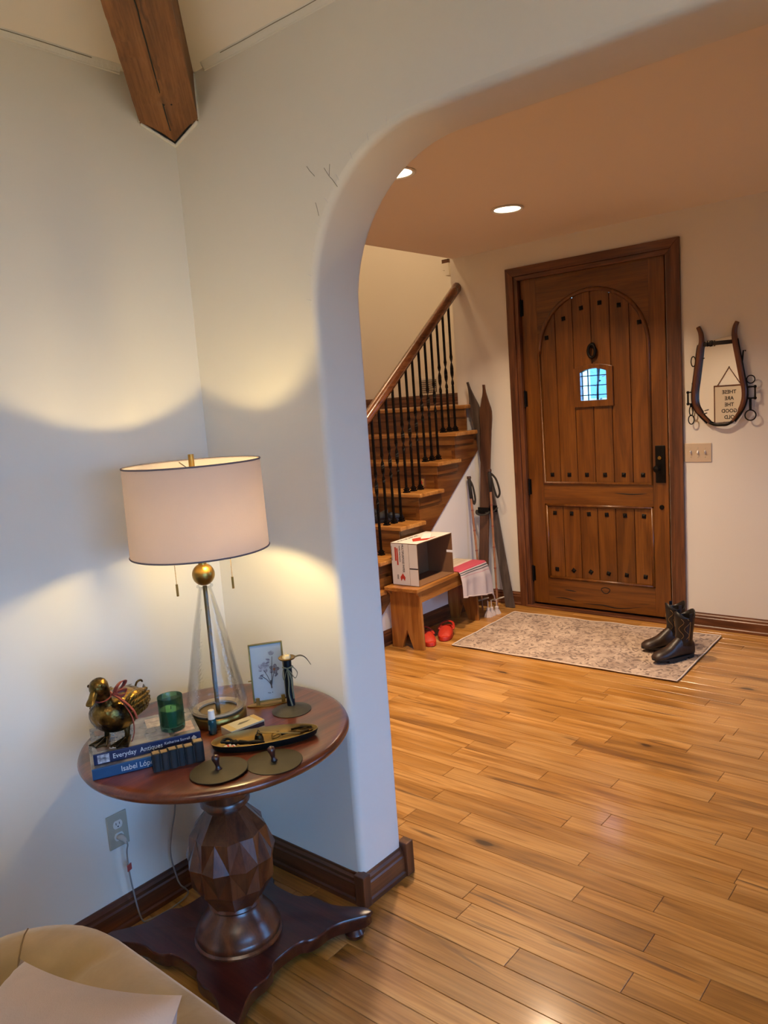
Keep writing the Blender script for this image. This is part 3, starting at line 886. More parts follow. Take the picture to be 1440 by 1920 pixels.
G().lathe([(0, 0), (.017, 0), (.014, .008), (0, .009)], 20).xform(Matrix.Translation((-1.962, YF, .813)) @ Matrix.Rotation(R(90), 4, 'X')).build('deadbolt', 'iron', door, smooth=True)
# dark checks and a knot in the bottom and lock rails
ring = [(-2.39 + .032 * math.cos(R(a)) * (1 + .12 * math.sin(3 * R(a))), YF - .0005, .182 + .022 * math.sin(R(a))) for a in range(0, 360, 15)]
G().tube(ring, .0035, 5, closed=True, flat=.3, upv=(0, 1, 0)).build('wood_knot', 'black', door)
for pts in ([(-2.80, .085), (-2.72, .088), (-2.62, .074)], [(-2.58, .062), (-2.42, .068), (-2.30, .058), (-2.12, .085)], [(-2.72, .155), (-2.62, .150)], [(-2.30, .905), (-2.18, .898), (-2.06, .905)]):
    P = bez([(p[0], YF - .0003, p[1]) for p in pts], 6)
    G().tube(P, [.0004 + .004 * math.sin(math.pi * i / (len(P) - 1)) for i in range(len(P))], 5, flat=.25, upv=(0, 1, 0)).build('wood_check', 'black', door)

# ================================================================== STAIRCASE
st = thing('staircase', 'dark stained wooden staircase climbing to a landing behind the arch', 'staircase', (0, 0, 0))
RIS = .2; TRD = .2455; XT = -3.357; XSL = -4.75
def nosy(k): return 4.10 + (k - 4) * .2455       # k-th tread (z = k * RIS)
for k in range(1, 9):
    z = k * RIS; y0 = nosy(k)
    y1 = nosy(k + 1) + .03
    if k == 8:
        y0 = 5.09; y1 = YS
        g = G().prism([(XW + .002, y0), (XT - .075, y0), (XT - .075, YD - .002), (XE - .022, YD - .002), (XE - .022, y1 - .024), (XW + .002, y1 - .024)], z - .03, z, 'XY')
        g.build('landing', 'stair_tread', st, bevel=.006)
    else:
        y1b = min(y1 + .02, YD - .004)
        G().prism([(XSL, y0), (XT, y0), (XT, y1b), (XT - .06, y1b), (XT - .06, y1), (XSL, y1)], z - .03, z, 'XY').build('tread', 'stair_tread', st, bevel=.006)
    ry = y0 + .03
    G().box(XSL, XT - .076 if k < 8 else XT - .10, ry, ry + .018, z - RIS, z - .03).build('riser', 'stair', st)
    # cove strip below the nosing, returning along the open side
    G().box(XSL, XT - .028 if k < 8 else XT - .09, ry - .014, ry - .0005, z - .095, z - .03).build('cove_strip', 'stair', st, bevel=.003)
    if k < 8:
        ye = min(y1, YD - .004)
        G().box(XT - .041, XT - .028, ry - .012, ye, z - .095, z - .03).build('cove_strip', 'stair_side', st, bevel=.003)
# open stringer with sawtooth top
poly = []
for k in range(1, 8):
    poly.append((nosy(k) + .03, (k - 1) * RIS if k > 1 else 0)); poly.append((nosy(k) + .03, k * RIS - .03))
poly += [(YD - .003, 7 * RIS - .03), (YD - .003, strz(YD)), (yb, 0)]
G().prism(poly, XT - .075, XT - .042, 'YZ').build('stringer', 'stair_side', st)
G().box(XSL - .02, XSL, nosy(1), YD, 0, 1.0).build('wall_string', 'stair_side', st)

rl = thing('stair_railing', 'brown handrail with thin black twisted iron balusters on the staircase', 'railing', (0, 0, 0))
XB = -3.519
def railz(y): return 2.484 + .80 * (y - 5.161)
ys = [3.0 + (YD - .008 - 3.0) * i / 30 for i in range(31)]
sec = [(-.030, -.010), (-.022, -.030), (0, -.034), (.022, -.030), (.030, -.010), (.031, .008), (.022, .026), (0, .033), (-.022, .026), (-.031, .008)]
rs = []
ca, sa = math.cos(math.atan(.8)), math.sin(math.atan(.8))
for y in ys:
    rs.append([Vector((XB + p[0] * 1.08, y - p[1] * sa * 1.08, railz(y) + p[1] * ca * 1.08)) for p in sec])
G().rings(rs).build('handrail', 'rail', rl, smooth='all', ang=60)
def baluster_mesh(hgt):
    rs = []
    n_ = 56
    t0, t1 = .36, .62
    for i in range(n_ + 1):
        t = i / n_; z = t * hgt
        if t0 < t < t1:
            u = (t - t0) / (t1 - t0); a = R(45) + u * R(180) * 2.0
            hw, hd = .0125, .0042
            e = min(1, min(u, 1 - u) / .1)
            hw = .0068 + (hw - .0068) * e; hd = .0068 + (hd - .0068) * e
        else: a = R(45) * 0; hw = hd = .0068
        rs.append([(hw * sx_ * math.cos(a) - hd * sy_ * math.sin(a), hw * sx_ * math.sin(a) + hd * sy_ * math.cos(a), z) for sx_, sy_ in ((-1, -1), (1, -1), (1, 1), (-1, 1))])
    return G().rings(rs)
for k in range(2, 8):
    for jn in range(3):
        y = 4.145 + (k - 4) * .25 + jn * .0833
        z = k * RIS
        top_ = railz(y) - .03
        b_ = baluster_mesh(top_ - z).build('baluster', 'iron', rl); b_.location = (XB, y, z)
        s_ = G().box(-.019, .019, -.019, .019, 0, .010).box(-.014, .014, -.014, .014, .010, .020).box(-.017, .017, -.017, .017, .020, .028).box(-.011, .011, -.011, .011, .028, .038).build('base_shoe', 'iron', b_)
# things on the stairs
tn = thing('decorative_tin', 'small gold and red tin standing on a stair tread', 'tin', (-3.545, 4.635, 1.0), R(4))
G().box(-.03, .03, -.02, .02, 0, .088).build('body', plain('tin_brown', '6b3a1c', .5), tn, bevel=.003)
G().box(-.022, .022, -.0206, -.020, .014, .076).build('front_panel', plain('tin_gold', 'b08a4c', .5, col2='8a6a38', vscale=60), tn)
G().add([(0, -.021, .03), (.009, -.021, .045), (0, -.021, .066), (-.009, -.021, .045)], [(0, 1, 2, 3)]).build('emblem', 'redprint', tn)

def shoe_outline(L_, w1, w2, n_=28):
    pts = []
    for i in range(n_):
        a = 2 * math.pi * i / n_
        x = L_ * .5 * math.cos(a); t = (math.cos(a) + 1) / 2
        w = w2 + (w1 - w2) * (1 / (1 + math.exp(-9 * (t - .45))))
        s_ = math.sin(a); pts.append((x, w * (abs(s_) ** .8) * (1 if s_ >= 0 else -1)))
    return pts
def clog(name, label, cat, loc, rz, mat, L_=.27, w1=.053, w2=.038, hgt=.085, strap=True, group=None):
    t = thing(name, label, cat, loc, rz, group)
    ol = shoe_outline(L_, w1, w2)
    rs = []
    for z, sc_ in ((0, .94), (.006, 1.0), (.026, 1.0), (.032, .97)):
        rs.append([(p[0] * sc_, p[1] * sc_, z) for p in ol])
    G().rings(rs).build('sole', mat, t, smooth=True)
    def up(u, v):    # dome over the front half
        x = -.012 + u * (L_ * .5 + .008)
        e = math.sqrt(max(0, 1 - u ** 2.6))
        tt = (x / (L_ * .5) + 1) / 2
        w = (w2 + (w1 - w2) * (1 / (1 + math.exp(-9 * (tt - .45))))) * (max(0, 1 - (2 * tt - 1) ** 2) ** .4)
        a = math.pi * v
        hh = hgt * (1 - .35 * u) * e
        return Vector((x, w * math.cos(a), .026 + max(hh - .026, 0.002) * math.sin(a) ** .8))
    d = G().grid(up, 14, 14).build('upper', mat, t, smooth='all')
    sm = d.modifiers.new('s', 'SOLIDIFY'); sm.thickness = .005
    def wall(u, v):
        a = R(100) + u * R(160)
        x = L_ * .5 * math.cos(a); tt = (math.cos(a) + 1) / 2
        w = w2 + (w1 - w2) * (1 / (1 + math.exp(-9 * (tt - .45))))
        s_ = math.sin(a)
        q = 1 - .06 * v
        return Vector((x * q, w * (abs(s_) ** .8) * (1 if s_ >= 0 else -1) * q, .026 + v * (.022 + .02 * (1 - math.sin(math.pi * u)))))
    d = G().grid(wall, 20, 3).build('rim', mat, t, smooth='all')
    sm = d.modifiers.new('s', 'SOLIDIFY'); sm.thickness = .005
    if strap:
        P = bez([(.0, w1 * .93, .05), (-.05, w1 * .90, .06), (-.115, w2 * .80, .066), (-.140, 0, .070), (-.115, -w2 * .80, .066), (-.05, -w1 * .9, .06), (.0, -w1 * .93, .05)], 6)
        G().tube(P, .009, 8, flat=.45, upv=None).build('heel_strap', mat, t, smooth='all')
    return t
clog('shoe', 'dark navy slip-on shoe behind the balusters, nearer the rail', 'shoe', (-3.615, 4.262, .8), R(-140), 'navyshoe', .25, .046, .036, .095, False, 'dark shoes on the stairs')
clog('shoe', 'dark navy slip-on shoe on the stair, farther from the rail', 'shoe', (-3.735, 4.265, .8), R(-120), 'navyshoe', .25, .046, .036, .095, False, 'dark shoes on the stairs')
# vent on the landing wall
vt = thing('wall_vent', 'white slatted air vent low on the landing wall', 'vent', (-4.62, YS, 1.79))
G().box(-.118, .118, -.012, 0, -.085, .085).build('frame', 'white', vt, bevel=.004)
G().box(-.09, .09, -.0135, -.012, -.062, .062).build('slat_shade_sheet', 'black', vt)  # black sheet painting in the shade between the slats
for k in range(6):
    G().obox((0, -.016, -.05 + k * .02), .17, .004, .014, 0, R(35)).build('slat', 'white', vt)

# ================================================================== FOYER THINGS
# ---------- recessed ceiling lights
def can(x, y, label):
    t = thing('recessed_light', label, 'ceiling light', (x, y, ZF), 0, 'recessed lights in the foyer ceiling')
    G().shell([(.078, 0), (.094, -.001), (.098, -.006), (.090, -.010), (.078, -.006)], 32).build('trim_ring', 'white', t, smooth=True)
    G().lathe([(0, -.004), (.078, -.004), (.078, -.001), (0, -.001)], 32).build('lens', 'canlens', t)
    l = bpy.data.lights.new('can_light', 'AREA'); l.shape = 'DISK'; l.size = .15; l.energy = CAN_W; l.color = CAN_COL; l.spread = R(120)
    lo = bpy.data.objects.new('can_light', l); COL.objects.link(lo); lo.parent = t; lo.location = (0, 0, -.012)
M['canlens'] = emit('lit_lens', (1.0, .86, .62), 5.0)
can(-2.434, 4.167, 'lit recessed ceiling light above the front door rug')
can(-2.375, 3.05, 'lit recessed ceiling light half hidden by the arch')
# unseen stairwell fixture, added as fill for the landing wall
t = thing('stairwell_fill', 'unseen flush light added as fill high above the stair landing', 'ceiling light', (-4.6, 4.4, 5.0))
G().lathe([(0, -.09), (.08, -.085), (.14, -.05), (.16, 0), (0, 0)], 28).build('diffuser', 'canlens', t, smooth=True)
l = bpy.data.lights.new('stairwell_fill_bulb', 'POINT'); l.energy = 38; l.color = (1, .70, .42); l.shadow_soft_size = .12
lo = bpy.data.objects.new('stairwell_fill_bulb', l); COL.objects.link(lo); lo.parent = t; lo.location = (0, 0, -.25)

# ---------- rug
rg = thing('entry_rug', 'faded beige patterned rug in front of the wooden door', 'rug', (0, 0, 0))
c_ = [Vector((-2.991, 4.112, 0)), Vector((-1.496, 4.154, 0)), Vector((-1.529, 5.057, 0)), Vector((-3.022, 4.99, 0))]
def rugp(u, v):
    p = c_[0] * (1 - u) * (1 - v) + c_[1] * u * (1 - v) + c_[2] * u * v + c_[3] * (1 - u) * v
    e = min(u, 1 - u, v, 1 - v)
    w = max(0, 1 - e / .06)
    return p + Vector((0, 0, .005 + w * (.004 + .006 * mnoise.noise(p * 6)) + .0012 * mnoise.noise(p * 9)))
d = G().grid(rugp, 60, 40).build('pile', 'rug', rg, smooth='all')
sm = d.modifiers.new('s', 'SOLIDIFY'); sm.thickness = .004; sm.offset = -1
edge = [rugp(i / 50, 0) for i in range(50)] + [rugp(1, i / 30) for i in range(30)] + [rugp(1 - i / 50, 1) for i in range(50)] + [rugp(0, 1 - i / 30) for i in range(30)]
G().tube([p + Vector((0, 0, .001)) for p in edge], .0055, 6, closed=True, flat=.6, upv=(0, 0, 1)).build('edge_binding', 'rugedge', rg, smooth='all')

# ---------- boots
def boot(name, label, loc, rz):
    t = thing(name, label, 'boot', loc, rz, 'brown leather boots on the rug')
    def ell(cx, cz, a, b, n_=24, tilt=0.0, dz=None):
        out = []
        for i in range(n_):
            q = 2 * math.pi * i / n_
            x, y = a * math.cos(q), b * math.sin(q)
            out.append((cx + x, y, cz + x * tilt + (dz(q) if dz else 0)))
        return out
    # shaft: heel side at x<0
    rs = [ell(-.060, .085, .058, .042, tilt=.15), ell(-.064, .115, .052, .041, tilt=.08), ell(-.067, .16, .052, .046), ell(-.069, .21, .056, .052), ell(-.071, .255, .061, .056),
          ell(-.071, .275, .062, .057, dz=lambda q: .020 * abs(math.sin(q)) ** 1.5 * -1 + .022 * abs(math.cos(q)) ** 2)]
    o_ = G().rings(rs, cap=False).build('shaft', 'boot_dark', t, smooth='all')
    s_ = o_.modifiers.new('s', 'SOLIDIFY'); s_.thickness = .004
    # foot
    secs = [(-.118, .050, .030, .058), (-.10, .054, .036, .072), (-.07, .058, .038, .085), (-.03, .058, .038, .088), (.01, .050, .040, .068), (.05, .042, .045, .045), (.09, .038, .047, .035), (.125, .035, .043, .030), (.148, .031, .030, .022), (.155, .03, .012, .008)]
    rs = []
    for (x, cz, hw, hh) in secs:
        r_ = []
        for i in range(20):
            q = 2 * math.pi * i / 20
            zz = cz + hh * math.sin(q) if math.sin(q) > 0 else cz + (cz - .020) * math.sin(q)
            r_.append((x, hw * (abs(math.cos(q)) ** .75) * (1 if math.cos(q) >= 0 else -1), zz))
        rs.append(r_)
    G().rings(rs).build('vamp', 'boot', t, smooth='all')
    ol = [(p[0] * 1.03 + .015, p[1] * 1.02) for p in shoe_outline(.28, .049, .038)]
    rs = [[(p[0], p[1], z + (.008 if p[0] > .08 else 0) * (p[0] - .08) / .08) for p in ol] for z in (.014, .017, .026)]
    G().rings(rs).build('sole', 'sole', t, smooth=True)
    G().prism([(p[0], p[1]) for p in ol if p[0] < -.048], 0, .016, 'XY').build('heel', 'sole', t)
    G().prism([(p[0] * .98, p[1] * .97) for p in ol if -.05 < p[0] < .10 and True], .004, .016, 'XY').build('forefoot_tread', 'sole', t)
    for s_ in (-1, 1):
        G().tube([(-.071 + .0, s_ * .055, .262), (-.069, s_ * .0535, .22), (-.067, s_ * .048, .165), (-.064, s_ * .043, .12)], .0022, 6).build('side_piping', 'stitch', t, smooth='all')
        for k, q0 in enumerate((35, 70)):
            P = []
            for i in range(13):
                u = i / 12
                q = R(q0 + 16 * math.sin(u * math.pi * 3)) * s_
                zc = .13 + .125 * u
                a_, b_ = .0525 + .009 * u, .0445 + .011 * u
                P.append((-.066 - .005 * u + a_ * math.cos(q), b_ * math.sin(q) * 1.02, zc))
            G().tube(P, .0013, 5).build('stitching', 'stitch', t, smooth='all')
        G().obox((-.071, s_ * .0575, .262), .022, .004, .05).build('pull_tab', 'boot_dark', t, bevel=.001)
    return t
boot('boot', 'dark brown leather boot nearest the rug edge', (-1.625, 4.50, .007), R(-123))
boot('boot', 'dark brown leather boot behind the other, closer to the door', (-1.745, 4.665, .007), R(-132))

# ---------- bench
BZ = .43
bx, by = -3.255, 4.315
bn = thing('wooden_bench', 'small honey pine bench with cut-out legs by the stairs', 'bench', (bx, by, 0), R(4.2))
G().box(-.135, .135, -.43, .50, BZ - .026, BZ).build('seat', 'pine_y', bn, bevel=.004)
def legpoly():
    return [(-.128, 0), (-.045, 0), (0, .13), (.045, 0), (.128, 0), (.122, BZ - .026), (-.122, BZ - .026)]
for y in (-.375, .375):
    G().prism(legpoly(), y - .012, y + .012, 'XZ').build('leg', 'pine', bn, bevel=.002)
for s_ in (-1, 1):
    G().prism([(-.425, BZ - .026), (.49, BZ - .026), (.47, BZ - .05), (.43, BZ - .105), (-.36, BZ - .105), (-.40, BZ - .05)], s_ * .122 - (.018 if s_ > 0 else 0), s_ * .122 + (0 if s_ > 0 else .018), 'YZ').build('apron', 'pine_y', bn, bevel=.002)
# ---------- cardboard box lying on the bench
cb = thing('cardboard_box', 'open white cardboard carton lying sideways on the bench', 'box', (-3.240, 4.175, BZ), R(3.2))
bxw, byl, bzh = .215, .435, .292       # open side faces +X
tk = .005
X0, X1, Y0b, Y1b = -bxw / 2, bxw / 2, -byl / 2, byl / 2
def panel(name, x0, x1, y0, y1, z0, z1, nrm):
    """white outside, brown inside"""
    o_ = G().box(x0, x1, y0, y1, z0, z1).build(name, 'card', cb)
    o_.data.materials.append(M['kraft'])
    for p in o_.data.polygons:
        if p.normal.dot(Vector(nrm)) < .5: p.material_index = 1
    return o_
panel('bottom_panel', X0, X1, Y0b, Y1b, .001, tk, (0, 0, -1))
panel('top_panel', X0, X1, Y0b, Y1b, bzh - tk, bzh, (0, 0, 1))
panel('end_panel', X0, X1 - .072, Y0b, Y0b + tk, tk, bzh - tk, (0, -1, 0))
panel('end_flap', X1 - .068, X1, Y0b - .003, Y0b + .003, .125, bzh - tk, (0, -1, 0))
panel('end_flap', X1 - .068, X1, Y0b - .003, Y0b + .003, tk, .116, (0, -1, 0))
panel('closed_bottom', X0, X0 + tk, Y0b + tk, Y1b - tk, tk, bzh - tk, (-1, 0, 0))
panel('end_panel', X0, X1, Y1b - tk, Y1b, tk, .150, (0, 1, 0))
panel('end_panel', X0, X1, Y1b - tk, Y1b, .168, bzh - tk, (0, 1, 0))
panel('end_panel', X0, X1 - .05, Y1b - tk, Y1b, .150, .168, (0, 1, 0))
# print on the end (reads downwards) and on top
fe = lambda x, z: frame3((x, Y0b - .0006, z), (0, 0, -1), (1, 0, 0))
text_part('print', 'MULTIPURPOSE PAPER', .024, 'ink', cb, fe(-.020, .284), sx=.80)
text_part('print', 'PAPEL MULTIUSOS', .014, 'ink', cb, fe(-.042, .272), sx=.95)
text_part('print', 'MULTIPURPOSE PAPER', .010, 'ink', cb, fe(-.107, .268), sx=1.0)
text_part('print', '5000', .018, 'ink', cb, fe(-.068, .075), sx=.9)
G().box(-.078, -.066, Y0b - .0006, Y0b, .168, .262).build('print', 'redprint', cb)
G().box(-.063, -.052, Y0b - .0006, Y0b, .14, .255).build('print', 'redprint', cb)
def dart(name, mtx, s):
    pts = [(0, 0), (.5, .38), (.95, .25), (.62, .0), (1.0, -.3), (.5, -.38)]
    G().prism([(p[0] * s, p[1] * s) for p in pts], 0, .0005, 'XY').xform(mtx).build(name, 'redprint', cb)
dart('print', fe(-.022, .085), .055)
ft = lambda x, y: frame3((x, y, bzh + .0003), (0, 1, 0), (-1, 0, 0))
dart('print', ft(.03, -.15), .16)
text_part('print', 'MULTIPURPOSE', .036, 'ink', cb, ft(-.06, -.19))
text_part('print', 'PAPER', .03, 'redprint', cb, ft(.09, -.03))
G().obox((.03, .02, bzh + .012), .06, .05, .001, .3, .5).build('torn_flap', 'card', cb)

# ---------- towel with tassels draped over the bench's far end
tw = thing('striped_towel', 'white towel with red and black stripes draped over the bench end', 'towel', (bx, by, BZ), R(4.2))
SX = .139        # right seat edge (local x)
PE = .50         # far seat end (local y)
def towp(u, v):
    p = .10 + u * .47            # along the bench
    q = .53 * (1 - v) - .13      # across: -.13 (wall side) .. .40 (hem)
    sk = .05 * (u - .3)
    x = min(q, SX); dq = max(q - SX, 0) ; y = min(p, PE); dp = max(p - PE, 0)
    fold = .012 * math.sin(u * 11 + 1) * min(dq / .15, 1) + .008 * math.sin(u * 23) * min(dq / .2, 1)
    z = .006 - dq * (.72 + .32 * u) - dp * .9 + .002 * mnoise.noise(Vector((p * 9, q * 9, 1)))
    rr = .012
    return Vector((x + min(dq, .03) * .35 + fold + .012 * min(dq / .1, 1) + sk * min(dq / .1, 1) * .3, y + min(dp, .03) * .6 + .06 * dq * (1 if u > .5 else .2) + (.05 * min(dq / .25, 1) if u > .8 else 0) * (u - .8) / .2, z))
gt = G(); gt.grid(towp, 44, 60)
tm = gt.build('cloth', 'towel', tw, smooth='all')
uvl = tm.data.uv_layers.new(name='uv')
for lp_ in tm.data.loops:
    vi = lp_.vertex_index; i, j = divmod(vi, 61)
    uvl.data[lp_.index].uv = (i / 44, j / 60)
sm = tm.modifiers.new('s', 'SOLIDIFY'); sm.thickness = .003
G().tube([towp(i / 40, 0) for i in range(41)], .005, 8).build('hem', 'tassel', tw, smooth='all')
for k, (dx, dy, dz) in enumerate(((.0, -.09, 0), (.005, -.045, -.005), (.02, .01, -.012))):
    p = towp(1.0, 0) + Vector((dx - .015, dy, dz))
    top_ = p + Vector((0, 0, -.03 - .0 * k))
    tsl = G().lathe([(0, 0), (.010, -.003), (.015, -.012), (.012, -.02), (.028, -.05), (.037, -.085), (.034, -.098), (0, -.10)], 36, tuple(top_), flute=(.09, 9)).build('tassel', 'tassel', tw, smooth='all')
    G().tube([p + Vector((0, 0, .02)), top_], .004, 6).build('cord', 'tassel', tsl)

# ---------- red clogs under the bench
clog('clog', 'red rubber clog with heel strap just right of the bench leg', 'clog', (-3.155, 4.275, 0), R(-62), 'red', .27, .055, .042, .075, True, 'red clogs under the bench')
clog('clog', 'red rubber clog half hidden behind the near bench leg', 'clog', (-3.20, 4.11, 0), R(-40), 'red', .27, .055, .042, .075, True, 'red clogs under the bench')

# ---------- skis and poles in the corner
def ski(label, mat, base, tip_, width, tipstyle):
    t = thing('wooden_ski', label, 'ski', (0, 0, 0), 0, 'old wooden skis in the corner')
    b_, e_ = Vector(base), Vector(tip_)
    ax = (e_ - b_); L_ = ax.length; ax.normalize()
    wv = Vector((ax.z, 0, -ax.x)).normalized(); nv = wv.cross(ax).normalized()
    if nv.y > 0: nv = -nv
    rs = []
    n_ = 60
    for i in range(n_ + 1):
        s = i / n_
        w = width * (1 - .14 * math.sin(math.pi * min(s / .8, 1)))
        if s > .80:
            u = (s - .80) / .20
            w = width * (1 + .16 * math.sin(math.pi * min(u / .7, 1)))
            if u > .45: w *= max(.20, 1 - .82 * ((u - .45) / .45)) if u < .9 else .22
        bend = -.045 * max(0, (s - .80) / .20) ** 1.8
        th_ = .009 + .004 * math.sin(math.pi * s)
        c = b_ + ax * (s * L_) + nv * (bend * -1 if False else -bend)
        rs.append([c - wv * w / 2 - nv * th_, c + wv * w / 2 - nv * th_, c + wv * w / 2, c + nv * .003, c - wv * w / 2])
    G().rings(rs).build('blade', mat, t, smooth=True)
    c = b_ + ax * (L_ * .44)
    P = [c + wv * (width * .62 * math.cos(q)) + nv * (.012 + .045 * abs(math.sin(q))) + Vector((0, 0, -.03 * abs(math.sin(q)))) for q in [math.pi * k / 10 for k in range(11)]]
    G().tube(P, .011, 8, flat=.35).build('toe_strap', 'strap', t, smooth='all')
    G().obox(c + nv * .008, width * 1.1, .012, .05).build('binding_plate', 'iron', t, bevel=.002)
    return t
ski('old brown wooden ski with a spade tip, right of the crossed pair', 'ski', (-3.355, 5.06, 0.0), (-3.272, 5.16, 1.74), .094, 0)
ski('old greyish wooden ski leaning left behind the brown one', 'ski_grey', (-3.125, 5.10, 0.0), (-3.435, 5.185, 1.77), .082, 1)
def pole(label, pts, strap_side):
    t = thing('ski_pole', label, 'ski pole', (0, 0, 0), 0, 'bamboo ski poles in the corner')
    a, b_ = Vector(pts[0]), Vector(pts[1])
    ax = (a - b_).normalized(); L_ = (a - b_).length
    G().tube([b_, b_ + ax * (L_ - .15)], [.0075, .0095], 10).build('shaft', 'bamboo', t, smooth=True)
    for k in range(1, 6):
        p = b_ + ax * (L_ * k / 6.6)
        G().tube([p - ax * .004, p + ax * .004], .0108, 10).build('node_ring', plain('bamboo_node', '8a4434', .5), t, smooth=True)
    G().tube([b_ + ax * (L_ - .16), b_ + ax * (L_ - .02), b_ + ax * L_], [.0125, .0145, .012], 12).build('grip', 'strap', t, smooth='all')
    G().tube([b_ + ax * (L_ - .005), b_ + ax * (L_ + .014)], [.018, .015], 12).build('pommel', plain('leather_pommel', '43281b', .6), t, smooth=True)
    s0 = b_ + ax * (L_ - .01)
    P = bez([s0, s0 + Vector((strap_side * .06, -.01, -.05)), s0 + Vector((strap_side * .09, -.012, -.15)), s0 + Vector((strap_side * .065, -.01, -.19)), s0 + Vector((strap_side * .04, -.008, -.13)), s0 + Vector((strap_side * .015, 0, -.04))], 6)
    G().tube(P, .009, 6, flat=.2, upv=(0, 1, 0)).build('wrist_strap', 'strap', t, smooth='all')
    bz = b_ + ax * .085
    ringp_ = [bz + Vector((.06 * math.cos(R(q)), .035 * math.sin(R(q)), .02 * math.cos(R(q)))) for q in range(0, 360, 15)]
    bk = G().tube(ringp_, .004, 6, closed=True).build('basket_ring', 'almond', t, smooth='all')
    for q in (0, 90, 180, 270):
        G().tube([bz, bz + Vector((.06 * math.cos(R(q)), .035 * math.sin(R(q)), .02 * math.cos(R(q))))], .003, 5).build('basket_web', 'strap', bk)
    return t
pole('bamboo ski pole with dark grip left of the crossed skis', [(-3.375, 5.0, 1.035), (-3.27, 4.93, 0.005)], .6)
pole('bamboo ski pole with looped strap right of the crossed skis', [(-3.218, 5.05, 1.085), (-3.178, 5.0, 0.005)], 1)

# ---------- hame mirror on the wall
hm = thing('horse_collar_mirror', 'wood and black iron horse collar frame holding a mirror', 'mirror', (0, YD, 0))
HL = [(-1.684, 1.992), (-1.668, 1.951), (-1.664, 1.895), (-1.674, 1.852), (-1.685, 1.768), (-1.701, 1.657), (-1.712, 1.572), (-1.706, 1.497), (-1.673, 1.438), (-1.619, 1.379)]
HR = [(-1.447, 1.999), (-1.461, 1.966), (-1.465, 1.918), (-1.457, 1.857), (-1.442, 1.774), (-1.423, 1.663), (-1.408, 1.58), (-1.413, 1.509), (-1.44, 1.444), (-1.483, 1.385)]
for nm, H_ in (('hame', HL), ('hame', HR)):
    P = bez([(p[0], -.028, p[1]) for p in H_], 5)
    n_ = len(P)
    rr = [.0135 + .0065 * math.sin(math.pi * i / n_) - (.005 if i > n_ * .85 else 0) for i in range(n_)]
    hp = G().tube(P, rr, 12, flat=1.0, upv=(0, 1, 0)).build(nm, 'hame', hm, smooth='all')
    sgn = -1 if H_ is HL else 1
    P2 = [p + Vector((sgn * .017, -.004, 0)) for p in P[12:]]
    G().tube(P2, .006, 6, upv=(0, 1, 0)).build('iron_edge', 'iron', hp, smooth='all')
mp = [(p[0] + .004, p[1]) for p in HL[2:]] + [(p[0] - .004, p[1]) for p in HR[2:][::-1]]
mp = [(p.x, p.z) for p in bez([(q[0] + .004, 0, q[1]) for q in HL[2:]], 4)] + [(p.x, p.z) for p in bez([(q[0] - .004, 0, q[1]) for q in HR[2:][::-1]], 4)]
G().prism(mp, -.014, -.006, 'XZ').build('mirror_glass', 'mirror', hm)
bk_ = G().tube([(-1.672, -.03, 1.877), (-1.60, -.036, 1.881), (-1.46, -.03, 1.881)], .012, 8, flat=.4, upv=(0, 1, 0)).build('strap', 'strap', hm, smooth='all')
G().tube([(-1.625, -.04, 1.865), (-1.595, -.04, 1.865), (-1.595, -.04, 1.898), (-1.625, -.04, 1.898)], .0035, 6, closed=True).build('buckle', 'iron', bk_)
G().tube(bez([(-1.625, -.028, 1.383), (-1.586, -.03, 1.367), (-1.548, -.032, 1.365), (-1.515, -.03, 1.367), (-1.478, -.028, 1.388)], 5), .009, 8).build('bottom_link', 'iron', hm, smooth='all')
def ringat(cx, cz, rx, rz_, r=.0035, tilt=0):
    return G().tube([(cx + rx * math.cos(R(a)), -.03 + tilt * math.cos(R(a)), cz + rz_ * math.sin(R(a))) for a in range(0, 360, 15)], r, 6, closed=True, upv=(0, 1, 0))
ringat(-1.717, 1.778, .014, .032).build('iron_ring', 'iron', hm, smooth='all')
ringat(-1.372, 1.640, .024, .024).build('iron_ring', 'iron', hm, smooth='all')
ringat(-1.375, 1.419, .032, .032, .004).build('iron_ring', 'iron', hm, smooth='all')
ringat(-1.736, 1.406, .018, .029, .0035).build('iron_ring', 'iron', hm, smooth='all')
ringat(-1.736, 1.462, .011, .030, .0035).build('iron_ring', 'iron', hm, smooth='all')
for s_, xo, xi, zt_, zb_ in ((-1, -1.755, -1.715, 1.583, 1.509), (1, -1.347, -1.395, 1.594, 1.524)):
    br = G().tube([(xi, -.03, zt_), (xo, -.03, zt_), (xo, -.03, zb_), (xi, -.03, zb_)], .0065, 6, upv=(0, 1, 0)).build('clevis', 'iron', hm)
    for z in (zt_, zb_): G().sphere((xo, -.03, z), .010, 10, 8).build('clevis_knob', 'iron', br, smooth='all')
G().tube([(-1.375, -.03, 1.52), (-1.375, -.03, 1.452)], .008, 8).build('iron_link', 'iron', hm)
G().tube([(-1.736, -.03, 1.51), (-1.736, -.03, 1.488)], .008, 8).build('iron_link', 'iron', hm)
G().tube([(-1.421, -.03, 1.75), (-1.412, -.034, 1.82), (-1.398, -.034, 1.816)], .005, 6).build('iron_hook', 'iron', hm)
G().tube([(-1.726, -.03, 1.642), (-1.726, -.03, 1.608)], .003, 6).build('iron_pin', 'iron', hm)
for (x, z) in ((-1.665, 1.79), (-1.655, 1.44), (-1.645, 1.46), (-1.46, 1.81), (-1.425, 1.50)):
    G().tube([(x - .01, -.02, z), (x + .012, -.02, z + .004)], .004, 6).build('mirror_clip', 'pewter', hm)
